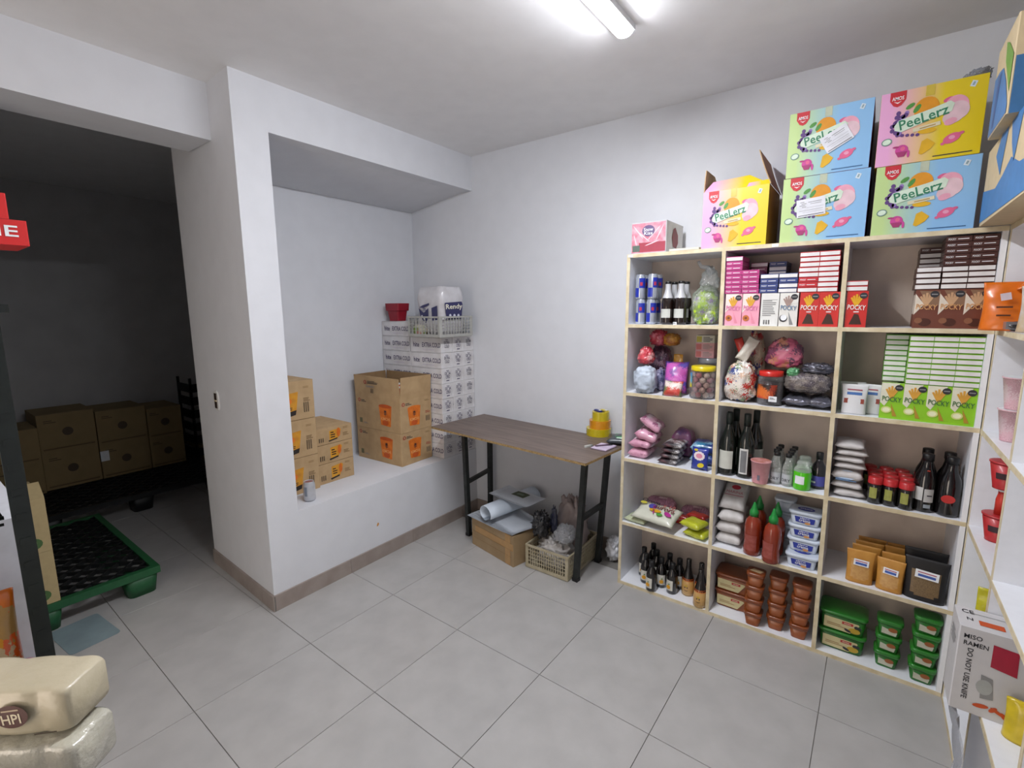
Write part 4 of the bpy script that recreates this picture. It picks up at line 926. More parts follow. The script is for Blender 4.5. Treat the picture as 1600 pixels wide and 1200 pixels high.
flatbag('violet bag lying at the back of the third row', 1075, 680, Z3, .12, .12, .155, 0, mat('#84507a',.35,kind='cells',scale=22,c2=['#9a5a80','#6a4a78','#7a4a6a'],coat=.4), 0, 5, y=-.09)
BW = mat('#2a2228',.3,kind='cells',scale=36,c2=['#3a3038','#b8b4b4','#241c22','#6a4048','#d0cccc'],coat=.5)
for k in range(4): flatbag(['lowest','second','third','topmost'][k]+' black and white bag in the pile of four, third row', 1049+2*k, 705, Z3+.028*k, .105, .15, .029, .04*(k%2)-.02, BW, 0, 10+k, y=-.235, grp='black and white bags')
BB = mat('#2a5a8a',.3,kind='cells',scale=24,c2=['#3a8ab0','#2a3a8a','#88b0c8','#24307a'],coat=.5)
for k in range(2): flatbag(['blue and teal bag under the other behind the blue packet','blue and teal bag on top behind the blue packet'][k], 1098, 700, Z3+.058*k, .13, .15, .06, .1, BB, 0, 20+k, y=-.15)
def blue_pack(r):
    m = MB(); m.pillow(.085,.118,.034,mat('#2a3a9a',.3,noise_amt=.15,coat=.5),7,.08,M=TR(0,0,.060)@RX(math.radians(84))); m.build('packet', r)
    m = MB(); F = Matrix(((1,0,0,0),(0,.10,-.995,-.0235),(0,.995,.10,0),(0,0,0,1)))
    P = [(.026*(1+.12*(k%2))*math.cos(math.pi*k/12), .078+.022*(1+.12*(k%2))*math.sin(math.pi*k/12)) for k in range(24)]
    m.poly(P, mat('#e6dce0',.4), F, 1); m.ell(.0,.078,.016,.013,mat('#d88aa0',.4),F,2); m.ell(.010,.030,.017,.012,mat('#d8c420',.4),F,1,rot=.3); m.ell(-.018,.108,.010,.006,mat('#d8c420',.4),F,1); m.build('print', r)
bagT('upright blue packet with pink star badge and yellow spot', 1094, 715, Z3, -.05, blue_pack, y=-.285, cat='packet', name='snack_packet')
# ---- third row middle
WG = GLASS('#0c120d'); wine = [(.034,0),(.0385,.004),(.039,.01),(.039,.165),(.036,.185),(.022,.225),(.0155,.25),(.0145,.30),(.0145,.315)]
fw = at(1147,747,z=Z3)
w0 = bottle('x', wine, WG, 'bottle', [(.0158,.258),(.0158,.318),(.013,.3205)], mat('#17201a',.35), [band('label',.039,.035,.128,mat('#c9cac0',.55,noise_amt=.04),-math.pi/2-.15,1.0)], 'tall wine bottles in the third row', 'wine_bottle')
for k, (u, y, lb, rz) in enumerate(((1141,-.262,'tall dark wine bottle with cream label at the left divider',0), (1164,-.256,'tall dark wine bottle with narrow side label, second from the divider',2.5), (1151,-.165,'tall dark wine bottle behind the cream-labelled one',0), (1172,-.165,'tall dark wine bottle at the back behind the pink cup',1.0))):
    o = w0 if k == 0 else copy_tree(w0); o.location = (at(u,720,y=y).x, y, Z3+.0004); o['label'] = lb; o.rotation_euler = (0,0,rz)
m = MB(); px = at(1166,720,y=-.262).x
sideb = [o for o in S.objects if o.get('label') == 'tall dark wine bottle with narrow side label, second from the divider'][0]
m.lathe([(.0396,.022),(.0396,.15)], mat('#d0d0cc',.5), 6, None, True, (0,0), 0, 1.0); m.lathe([(.0399,.03),(.0399,.14)], mat('#77787a',.5), 5, None, True, (0,0), .15, .85); m.build('picture_label', sideb).rotation_euler = (0,0,-2.5-2.1)
def pcup(label, u, v, z, R0, R1, h, mt, lid, y=None, name='noodle_cup', cat='cup', rz=0, grp=None):
    p = at(u, v, z=z) if y is None else at(u,v,y=y); r = T(name, label, cat, (p.x, p.y if y is None else y, z+.0004), rz, grp); m = MB(); m.lathe([(R0,0),(R0,.004),(R1,h),(R1+.003,h+.001),(R1+.003,h+.004)], mt, 24); m.build('cup', r)
    m = MB(); m.lathe([(.001,h+.0045),(R1,h+.0045)], lid, 20, None, False, (0,0)); m.build('lid', r); return r
r = pcup('pale pink paper noodle cup in front of the wine bottles', 1184, 748, Z3, .034, .043, .105, mat('#d2979c',.45,kind='noise',noise_amt=.08,scale=40,c2='#c98a90'), mat('#c07a72',.4,kind='cells',scale=60,c2=['#d8a0a0','#b06a58','#c88a80']), y=-.290)
m = MB(); m.lathe([(.0372,.02),(.0390,.045)], mat('#7a7484',.5), 3, None, True, (0,0), -1.75, -1.45); m.build('print', r)
CG = mat('#b9bdb4',.08,noise_amt=.02,coat=.5,trans=.0,name='clear_bottle'); dry = [(.020,0),(.0225,.003),(.0225,.065),(.019,.085),(.0115,.105),(.0115,.128)]
CGL = film('#cfd4cc',.28,.05)
d0 = T('mixer_bottle', 'x', 'bottle', (0,0,0), 0, 'small clear bottles with black lettering'); m = MB(); m.lathe(dry, CGL, 20); m.build('glass', d0)
m = MB(); m.lathe([(.0125,.122),(.0125,.135),(.011,.1365)], BLK, 16); m.build('cap', d0)
m = MB(); m.lathe([(.0205,.003),(.0215,.062)], mat('#a9b0ae',.15,coat=.5,noise_amt=.03), 18); m.build('drink', d0)
m = MB(); m.lathe([(.0228,.012),(.0228,.052)], mat('#b6b9bd',.5), 10, None, True, (0,0), -math.pi/2-1.2, -math.pi/2+1.0); m.curl('DRY', .0232, .026, .036, .013, INK, -math.pi/2-.15); m.build('label', d0); d0.scale = (1.1,1.1,1.12)
kk = 0
for i, u in enumerate((1209, 1232)):
    for j in range(4):
        o = d0 if kk == 0 else copy_tree(d0); y = -.275+j*.053; kk += 1; o.location = (at(u-1,740,y=-.275).x+.002*j, y, Z3+.0004)
        o['label'] = f'small clear bottle with black cap, {["front","second","third","rear"][j]} in the {["left","right"][i]} file'
GJ = mat('#4fc214',.2,coat=.5,noise_amt=.05,name='green_syrup')
gj = T('syrup_jar', 'x', 'jar', (0,0,0), 0, 'jars of bright green syrup'); m = MB(); m.lathe([(.032,0),(.0355,.004),(.036,.01),(.036,.082),(.034,.088)], GJ, 24); m.build('syrup', gj)
m = MB(); m.lathe([(.0362,.086),(.034,.098),(.026,.108),(.0245,.112),(.0245,.128),(.022,.130)], film('#e4ece4',.3,.05), 24, None, True, (0,1)); m.build('jar_neck', gj)
m = MB(); m.lathe([(.0366,.030),(.0366,.068)], WHT, 8, None, True, (0,0), -2.35, -1.25); m.build('label', gj)
gj.location = (at(1249,760,y=-.285).x, -.283, Z3+.0004); gj['label'] = 'bright green syrup jar with blank white label, front one'
o = copy_tree(gj); o.location = (gj.location.x+.014, -.195, Z3+.0004); o['label'] = 'bright green syrup jar behind the front one'
r = bottle('dark bottle with blue and violet label beside the right divider', [(.028,0),(.031,.004),(.031,.085),(.026,.108),(.014,.128),(.0125,.145)], GLASS('#140f12'), 'bottle', [(.0145,.138),(.0145,.168),(.013,.17)], BLK, [band('label',.031,.015,.062,mat('#4a4a96',.5),-1.75,1.2), ('small_label',.0322,.028,.036,WHT,-2.7,-1.8), ('side_label',.0322,.045,.068,mat('#b0b4b8',.5),-2.9,-2.3)], None, 'sauce_bottle')
r.location = (at(1279,740,y=-.22).x, -.22, Z3+.0004)
# ---- third row right
WBg = mat('#cbc8c6',.4,noise_amt=.04,bump=.15,c2='#bdb8b6',coat=.2)
ub = 1325
for k in range(7):
    h_ = [.036,.034,.055,.030,.030,.030,.034][k]; z0 = Z3+sum([.036,.034,.055,.030,.030,.030,.034][:k])
    rr_ = bagT(f'white sealed bag, {fromtop(k,7)} of the pile beside the red-lidded jars', [1322,1323,1326,1328,1328,1327,1328][k], 700, z0, [.1,-.05,.0,.06,-.04,.08,.0][k], one('bag', lambda m, k=k, h_=h_: m.pillow(.118-.006*(k==6),.17,h_*.95,WBg,30+k,.08,flat=True,p=4)), y=-.215, name='sealed_bag', grp='white sealed bags in the third row')
    if k == 2:
        m = MB(); F = Matrix(((1,0,0,-.0),(0,.45,-.89,-.083),(0,.89,.45,.004),(0,0,0,1))); m.ell(0,.03,.036,.022,mat('#b9c8dc',.5),F,2); m.ell(-.005,.032,.015,.008,mat('#6a6aa8',.5),F,4); lines(m,0,.008,.08,.012,2,mat('#5a88b8',.5),F,3); m.build('label', rr_)
m_ = T('condiment_jar','x','jar',(0,0,0),0,'dark jars with red lids'); m = MB(); m.lathe([(.024,0),(.0265,.004),(.0265,.078),(.023,.088)], GLASS('#151210'), 18); m.build('glass', m_)
m = MB(); m.lathe([(.0268,.086),(.0270,.089),(.0255,.112),(.022,.114)], mat('#b8282c',.4,coat=.2), 18); m.build('lid', m_)
m = MB(); m.lathe([(.0269,.025),(.0269,.072)], mat('#96984a',.5,kind='cells',scale=70,c2=['#a8a858','#6a6c34','#8a8c40']), 8, None, True, (0,0), -2.3, -1.3); m.build('label', m_)
kk = 0
for i, u in enumerate((1362, 1390, 1417)):
    for j in range(4):
        o = m_ if kk == 0 else copy_tree(m_); kk += 1; x = at(u,770,y=-.285).x; o.location = (x-.004*j, -.285+.061*j, Z3+.0004)
        o['label'] = f'dark jar with red lid, {["front","second","third","rear"][j]} in the {["left","middle","right"][i]} file'
DG = GLASS('#0e0c0d'); big = [(.034,0),(.0375,.005),(.038,.012),(.038,.125),(.034,.150),(.022,.180),(.0175,.200),(.0175,.222)]
for k, (u, y, lb) in enumerate(((1450,-.268,'big black bottle with white double label, front'), (1489,-.268,'big black bottle with round red seal, front'), (1454,-.170,'big black bottle behind the white-labelled one'), (1492,-.180,'big black bottle behind the red-sealed one'))):
    bands = []
    if k in (0,): bands = [('left_label',.0386,.05,.105,mat('#c8c8c6',.5),-2.6,-1.75), ('right_label',.0386,.045,.10,mat('#bcbcba',.5),-1.65,-.8), ('lower_print',.0386,.02,.035,mat('#9aa4ac',.5),-1.6,-1.0), ('dark_bar',.0390,.070,.075,INK,-1.4,-.95), ('neck_label',.0252,.155,.176,mat('#b8402c',.5),-1.6,-1.2)]
    r = bottle(lb, big, DG, 'bottle', [(.0195,.212),(.0195,.238),(.017,.240)], BLK, bands, 'big black bottles in the third row')
    if k == 1: m = MB(); m.ell(0,0,.022,.017,mat('#c0302c',.5), Matrix(((1,0,0,-.004),(0,0,-1,-.0388),(0,1,0,.075),(0,0,0,1))), 1); m.build('red_seal', r)
    r.location = (at(u,760,y=y).x, y, Z3+.0004)
# ---- fourth row left
PR = mat('#b07f92',.45,kind='noise',scale=60,noise_amt=.2,bump=.5,c2='#8d5f74',coat=.2)
def ribbed(label, u, v, y, w, d, h, rz, z=Z4):
    p = at(u, v, y=y); r = T('wafer_pack', label, 'pack', (p.x, y, z+.0004), rz, 'pink ribbed packs'); m = MB(); rings = []
    for i in range(33):
        x = (i/32-.5)*w; e = 1-(abs(x/(w/2))**6)*.5; q = (.9+.1*(i%2))*e; rings.append([(x, d/2*q*math.cos(a), max(0, h/2+h/2*q*math.sin(a)+.004*math.sin(x*30))) for a in [2*math.pi*k/14 for k in range(14)]])
    m.loft(rings, PR, False); m.build('wrapper', r); m = MB(); m.rect(.015,-.012,.05,.028,mat('#c3a3ae',.4),TR(0,-.0,h*.99),1,.2); m.build('label', r); return r
ribbed('long pink ribbed pack lying at the back left of the fourth row', 1035, 790, -.085, .17, .10, .105, -.05)
ribbed('long pink ribbed pack lying at the back right of the fourth row', 1085, 795, -.080, .15, .10, .085, .05)
RDp = mat('#b3241c',.3,noise_amt=.15,scale=20,coat=.5)
flatbag('red packet, lower of the two in the fourth row', 1070, 800, Z4, .15, .055, .05, .05, RDp, 0, 3, y=-.160)
flatbag('red packet tilted over the other beside the divider', 1090, 800, Z4+.054, .11, .065, .03, -.2, RDp, .0, 4, y=-.160)
def orion(r):
    m = MB(); M0 = RZ(-.25); m.pillow(.25,.155,.05,mat('#d3d4c4',.35,noise_amt=.04,coat=.4),6,.10,nx=16,M=TR(0,0,.046)@RX(.30),p=4); m.build('bag', r)
    m = MB(); F = TR(0,0,.0800)@RX(.30)
    m.text('Orom', -.055, .044, .11, .030, INK, F, 1, -.03); m.text('x 10', .055, .038, .07, .030, mat('#b0605a',.5), F, 1, -.05); m.text('aurora', .04, .008, .12, .028, mat('#6a3030',.5), F, 1, -.05)
    m.ell(-.03,.008,.022,.02,mat('#4a4aa0',.4),F,1); m.ell(-.09,.02,.02,.012,mat('#c8c04a',.4),F,1); m.ell(.0,-.022,.035,.013,mat('#d8a020',.4),F,1); m.ell(.075,-.026,.025,.014,mat('#b0308a',.4),F,1,rot=-.5); m.ell(.035,-.045,.018,.011,mat('#4f9a3a',.4),F,1); m.ell(-.012,-.014,.04,.006,mat('#b03a8a',.4),F,1,rot=-1.2)
    m.build('print', r)
bagT('white snack bag with large printed words lying forward in the fourth row', 1028, 815, Z4+.022, -.12, orion, y=-.245, name='snack_bag')
flatbag('pale green snack bag under the white printed one', 996, 825, Z4, .13, .13, .03, -.1, mat('#c3cba8',.4,noise_amt=.08,coat=.4), 0, 8, y=-.25)
LM = mat('#a3a81c',.28,kind='noise',scale=26,noise_amt=.2,c2='#c2c832',coat=.5,bump=.3)
flatbag('lime green bag, upper of the two at the fourth row front', 1086, 830, Z4+.042, .115, .11, .042, -.30, LM, 0, 12, y=-.245, grp='lime green bags')
flatbag('lime green bag, lower of the two beside the divider', 1092, 838, Z4, .12, .115, .04, -.2, LM, 0, 13, y=-.250, grp='lime green bags')
# ---- fourth row middle
SK = mat('#cfccca',.55,noise_amt=.04,bump=.2,c2='#bdb9b6')
for k in range(3):
    rr_ = bagT(f'white flour sack, {["lowest","second","third"][k]} of the pile of four', 1140+k*2, 830, Z4+.0575*k, .05*(k-1), one('sack', lambda m, k=k: m.pillow(.125,.21,.058,SK,40+k,.08,flat=True,p=5)), y=-.18, name='flour_sack', grp='white flour sacks')
def topsack(r):
    m = MB(); m.pillow(.125,.19,.055,SK,44,.06,M=TR(0,0,.06)@RX(.5),p=5); m.build('sack', r)
    m = MB(); F = TR(0,-.012,.085)@RX(.5); m.ell(.0,.035,.022,.016,mat('#b03440',.5),F,1); m.text('HARINA', 0, 0, .08, .018, mat('#b8707a',.5), F, 1); m.rect(0,-.022,.09,.008,mat('#c09098',.5),F,1); m.build('print', r)
bagT('white sack with red round print, tilted on top of the flour sacks', 1148, 790, Z4+.175, 0, topsack, y=-.17, name='flour_sack')
SR = mat('#8a2f16',.2,coat=.5,noise_amt=.06,name='chili_sauce'); GCAP = mat('#1e8a3a',.35)
s0 = T('chili_sauce_bottle','x','bottle',(0,0,0),0,'red chili sauce bottles with green caps'); m = MB(); m.lathe([(.027,0),(.031,.005),(.031,.02),(.029,.05),(.031,.09),(.0315,.115),(.027,.14),(.016,.155),(.014,.16)], SR, 20); m.build('bottle', s0)
m = MB(); m.lathe([(.0165,.158),(.0165,.178),(.013,.182),(.010,.190),(.0035,.212),(.002,.214)], GCAP, 16); m.build('cap', s0)
m = MB(); m.lathe([(.0318,.022),(.0300,.05),(.0318,.085)], mat('#9c5048',.45,noise_amt=.2,scale=80,c2='#8a3a2c'), 10, None, True, (0,0), -2.5, -.9); m.build('label', s0); s0.scale = (1.25,1.25,1.25)
for k, (u, y, lb) in enumerate(((1177,-.285,'chili sauce bottle with green cap, front left'), (1205,-.292,'chili sauce bottle with green cap, front right'), (1189,-.185,'chili sauce bottle with green cap, rear left'), (1214,-.215,'chili sauce bottle with green cap, rear right'))):
    o = s0 if k == 0 else copy_tree(s0); o.location = (at(u,850,y=y).x, y, Z4+.0004); o['label'] = lb; o.rotation_euler = (0,0,-.4*k)
def tub(name, label, w, d, h, mt, lidm, lb=None, grp=None, taper=.84, r_=.02, lidh=.010, over=.004):
    r = T(name, label, 'tub', (0,0,0), 0, grp); m = MB(); m.loft([rrect(w*taper,d*taper,0,r_*.8), rrect(w*(taper+.02),d*(taper+.02),.004,r_), rrect(w*.98,d*.98,h-lidh,r_)], mt); m.build('tub', r)
    m = MB(); m.loft([rrect(w+over,d+over,h-lidh-.004,r_), rrect(w+over*2,d+over*2,h-lidh,r_+.002), rrect(w+over*2,d+over*2,h-.003,r_+.002), rrect(w+over,d+over,h-.0003,r_), rrect(w*.8,d*.8,h-.0005,r_*.8)], lidm); m.build('lid', r)
    if lb: lb(r)
    return r
WT_ = mat('#c9d2de',.35,noise_amt=.02,coat=.2,name='white_tub'); BLb = mat('#28389a',.4)
def blue_label(r):
    m = MB(); F = Matrix(((1,0,0,0),(0,-.1,-.995,-.0452),(0,.995,-.1,.0),(0,0,0,1))); m.poly([(-.042,.042),(.042,.040),(.038,.014),(.02,.010),(-.036,.014)], BLb, F, 1); m.text('alpro', 0, .035, .04, .010, WHT, F, 2); m.text('crema', 0, .023, .046, .010, WHT, F, 2); m.ell(.012,.013,.012,.006,mat('#d89a5a',.5),F,3); m.build('label', r)
t0_ = tub('cream_tub','x',.128,.098,.064,WT_,WT_,blue_label,'white tubs with blue labels')
m = MB(); m.ell(0,0,.036,.024,BLb,TOPF(.064),1); m.text('crema', 0, 0, .05, .014, WHT, TOPF(.064), 2); m.build('lid_print', t0_)
x4, _ = seg(1233,1281,870,-.26)
for k in range(4):
    o = t0_ if k == 0 else copy_tree(t0_); o.location = (at([1252,1256,1257,1259][k],870-25*k,y=-.25).x, [-.262,-.225,-.225,-.225][k], Z4+.0004+k*.0645); o['label'] = f'white tub with blue label, {fromtop(k,4)} of the pile'
t1_ = tub('cream_tub','x',.088,.085,.066,WT_,WT_,None,'plain white tubs behind')
for k in range(4):
    o = t1_ if k == 0 else copy_tree(t1_); o.location = (at(1226,800,y=-.13).x, -.13, Z4+.0004+k*.0665); o['label'] = f'plain white tub, {fromtop(k,4)} of the rear pile behind the chili bottles'
# ---- fourth row right: pouches
def kpouch(label, u, y, w, h, t, body, win, rz=0, grp=None, wt=1.08, front=True):
    p = at(u, 900, y=y); r = T('pouch', label, 'pouch', (p.x, y, Z4+.0004), rz, grp); m = MB(); m.pouch(w,h,t,body,3,.05,tp=.07,wt=wt,win=(win,.68,.10,.72) if front else None); m.build('pouch', r)
    if not front: return r
    m = MB(); yy_ = lambda v: t*((1-v**1.6)*.92+.07)/2+.0022; k = (yy_(.54)-yy_(.74))/(.2*h); nn = math.hypot(1,k); F = Matrix(((1,0,0,0),(0,k/nn,-1/nn,-yy_(.64)-k*0-.0),(0,1/nn,k/nn,h*.64),(0,0,0,1)))
    m = MB(); m.rect(w*.02,0,w*.56,h*.19,WHT,F,3,-.05); m.rect(w*.02,h*.04,w*.44,.004,mat('#b0506a',.5),F,4,-.05); m.rect(w*.02,-h*.03,w*.42,.010,mat('#3a5aa8',.5),F,4,-.05); m.build('label', r); return r
KP = mat('#c08a3c',.5,noise_amt=.06,c2='#b47c30'); KW = mat('#c79a5a',.4,kind='noise',scale=90,noise_amt=.1,c2='#b8854a',coat=.4)
BP = mat('#141214',.5); PW_ = mat('#7a6240',.5,kind='noise',scale=220,noise_amt=.2,c2='#5f4a30',coat=.3)
gk = 'amber paper pouches in the fourth row'
kpouch('amber paper pouch with window, front left', 1352, -.280, .098, .148, .042, KP, KW, .05, gk)
kpouch('amber paper pouch with window, front right', 1391, -.285, .092, .140, .042, KP, KW, -.12, gk)
for k, (u, y, lb) in enumerate(((1353,-.225,'amber pouch behind the front left one'), (1394,-.232,'amber pouch behind the front right one'), (1358,-.175,'amber pouch third back on the left'), (1396,-.18,'amber pouch third back on the right'), (1362,-.12,'amber pouch furthest back on the left'), (1398,-.125,'amber pouch furthest back on the right'))):
    kpouch(lb, u, y, .098, .152, .036, KP, KW, .03*(k%2), gk, front=False)
kpouch('black pouch with brown contents window and white label', 1452, -.275, .135, .178, .05, BP, PW_, -.05, 'black pouches in the fourth row')
kpouch('black pouch standing behind the windowed one', 1453, -.20, .135, .185, .045, BP, PW_, -.02, 'black pouches in the fourth row', front=False)
# ---- fifth row left: sauce bottles
SB = GLASS('#100c0c'); sp = [(.022,0),(.0245,.004),(.0245,.082),(.020,.100),(.011,.118),(.0105,.130)]
def lemon_label(r, nm='label'):
    m = MB(); m.lathe([(.0252,.018),(.0252,.070)], mat('#d2cfc4',.5), 8, None, True, (0,0), -2.45, -.95); m.build(nm, r)
    m = MB(); M = Matrix(((1,0,0,-.003),(0,0,-1,-.0262),(0,1,0,.036),(0,0,0,1))); m.ell(0,0,.0095,.010,mat('#d89a1c',.5),M,1); m.ell(.002,.015,.004,.003,mat('#5a8a3a',.5),M,1); m.build('fruit_print', r)
s1 = T('sauce_bottle','x','bottle',(0,0,0),0,'small dark sauce bottles in the bottom row'); m = MB(); m.lathe(sp, SB, 18); m.build('glass', s1); m = MB(); m.lathe([(.0125,.122),(.0125,.150),(.011,.152)], BLK, 14); m.build('cap', s1); lemon_label(s1); s1.scale = (1.22,1.22,1.15)
spots = [(1022,-.290,'front one alone, with fruit label'), (1009,-.245,'left one of the second line'), (1033,-.250,'just behind the front one'), (1046,-.255,'beside the painted-face bottles'), (1010,-.175,'far left in the rear line'), (1026,-.165,'second in the rear line, under the tallest cap'), (1043,-.170,'third in the rear line'), (1059,-.185,'right end of the rear line'), (1020,-.105,'furthest back in the corner')]
for k, (u, y, lb) in enumerate(spots):
    o = s1 if k == 0 else copy_tree(s1); o.location = (at(u,895,y=y).x, y, Z5+.0004); o['label'] = 'small dark sauce bottle, '+lb; o.rotation_euler = (0,0,.35*(k%3)-.2)
CP = mat('#c79a5a',.3,coat=.4,kind='noise',noise_amt=.1,scale=30,c2='#d0a868')
f0 = T('sauce_bottle','x','bottle',(0,0,0),0,'cream and orange bottles with smiling print'); m = MB(); m.lathe([(.021,0),(.0255,.004),(.0265,.04),(.0235,.075),(.0195,.088)], CP, 20); m.build('bottle', f0)
m = MB(); m.lathe([(.0240,.074),(.0200,.0885),(.0125,.115),(.010,.135),(.0105,.165),(.009,.167)], mat('#1a1410',.25,coat=.4), 18, None, True, (0,1)); m.build('neck', f0)
m = MB(); m.lathe([(.0245,.070),(.0225,.080)], mat('#c85a1c',.35), 18, None, True, (0,0)); m.lathe([(.0214,.0003),(.0262,.012)], mat('#d8d0b0',.4), 18, None, True, (0,0)); m.build('color_band', f0)
m = MB(); MM = Matrix(((1,0,0,0),(0,0,-1,-.0272),(0,1,0,.038),(0,0,0,1))); 
m.poly([(-.010,-.006),(-.006,-.011),(0,-.013),(.006,-.011),(.010,-.006),(.007,-.0085),(0,-.0105),(-.007,-.0085)], INK, MM, 1); m.ell(-.005,.004,.0025,.003,INK,MM,1); m.ell(.005,.004,.0025,.003,INK,MM,1); m.ell(0,.012,.006,.004,mat('#c8a83a',.4),MM,1); m.build('face_print', f0); f0.scale = (1.3,1.3,1.25)
for k, (u, y, lb) in enumerate(((1077,-.225,'cream bottle with smiling print, left one'), (1095,-.235,'cream bottle with smiling print, middle one'), (1103,-.290,'cream bottle with smiling print, front one at the divider'))):
    o = f0 if k == 0 else copy_tree(f0); x = at(u,895,y=y).x; o.location = (min(x, X1-.0085-.0355+lean(Z5)), y, Z5+.0004); o['label'] = lb
# ---- fifth row middle: brown tubs
BT_ = mat('#8e4a1e',.35,noise_amt=.05,coat=.3,name='brown_tub'); BTD = mat('#7f3f1a',.3,coat=.3)
def big_label(colr, tx):
    def f(r):
        m = MB(); F = Matrix(((1,0,0,0),(0,-.08,-.997,-.067),(0,.997,-.08,.0),(0,0,0,1))); m.poly([(-.072,.012),(.03,.010),(.062,.060),(.058,.066),(-.072,.068)], mat('#cbbf90',.5), F, 1); m.rect(.018,.055,.042,.013,mat('#b0302c',.5),F,2); m.text('MEME', .018, .055, .026, .006, mat('#e0c8b0',.5), F, 3)
        lines(m, -.02, .034, .08, .016, 2, mat('#9a7a50',.5), F, 2)
        if tx: m.ell(.045,.028,.022,.014,mat('#b89a2c',.5),F,2); m.ell(.052,.048,.009,.008,INK,F,3); m.ell(.064,.048,.006,.006,INK,F,3); m.ell(.02,.022,.014,.006,INK,F,3,rot=-.4)
        m.build('label', r)
    return f
def small_tub(mt, lidm, lb=None, grp=None): return tub('sauce_tub','x',.080,.078,.070,mt,lidm,lb,grp,.74,.018,.012,.0015)
tb = tub('sauce_tub','x',.172,.135,.092,BT_,BTD,big_label('b',False),'large brown tubs in the bottom row',.88,.022)
for k in range(2):
    o = tb if k == 0 else copy_tree(tb); o.location = (X1+.105, -.165, Z5+.0004+k*.0925); o['label'] = ['large brown tub with cream label, lower one','large brown tub with cream label, upper one'][k]
ts_ = small_tub(BT_, BTD, None, 'small brown tubs in the bottom row')
kk = 0
for i, (u, y, n, nm) in enumerate(((1177,-.285,4,'left'), (1213,-.255,4,'middle'), (1250,-.262,4,'right'))):
    for k in range(n):
        o = ts_ if kk == 0 else copy_tree(ts_); kk += 1; o.location = (at(u,960,y=y).x+ (0 if k<4 else 0), y, Z5+.0004+k*.0706); o['label'] = f'small brown tub, {fromtop(k,n)} in the {nm} pile'
m = MB(); m.poly([(-.03,-.012),(.02,-.02),(.032,.008),(-.015,.018)], mat('#c8ac84',.5), TOPF(.070), 2)
lt = [o for o in S.objects if o.get('label') == 'small brown tub, topmost in the left pile'][0]; m.build('lid_label', lt)
# ---- fifth row right: green tubs
GT = mat('#1e6a1c',.3,noise_amt=.08,coat=.4,name='green_tub'); GTD = mat('#2a7a26',.3,coat=.4)
tg = tub('sauce_tub','x',.178,.135,.092,GT,GTD,big_label('g',True),'large green tubs in the bottom row',.88,.022)
for k in range(2):
    o = tg if k == 0 else copy_tree(tg); o.location = (X2+.105, -.205, Z5+.0004+k*.0925); o['label'] = ['large green tub with cream label, lower one','large green tub with cream label, upper one'][k]
def gl(r):
    m = MB(); F = Matrix(((1,0,0,0),(0,-.11,-.994,-.0345),(0,.994,-.11,.0),(0,0,0,1))); m.poly([(-.028,.014),(.022,.010),(.026,.030),(-.028,.044)], mat('#c3c4b0',.5), F, 1); m.ell(.010,.038,.016,.011,mat('#9a5a2c',.5),F,2); m.build('label', r)
tsg = tub('sauce_tub','x',.090,.080,.074,GT,GTD,gl,'small green tubs in the bottom row',.78,.018,.013,.002)
kk = 0
for i, (u, y, n, nm) in enumerate(((1386,-.245,3,'left'), (1448,-.268,4,'right'))):
    for k in range(n):
        o = tsg if kk == 0 else copy_tree(tsg); kk += 1; x = at(u,1010,y=y).x; o.location = (x, y, Z5+.0004+k*.0746); o['label'] = f'small green tub, {fromtop(k,n)} in the {nm} pile'
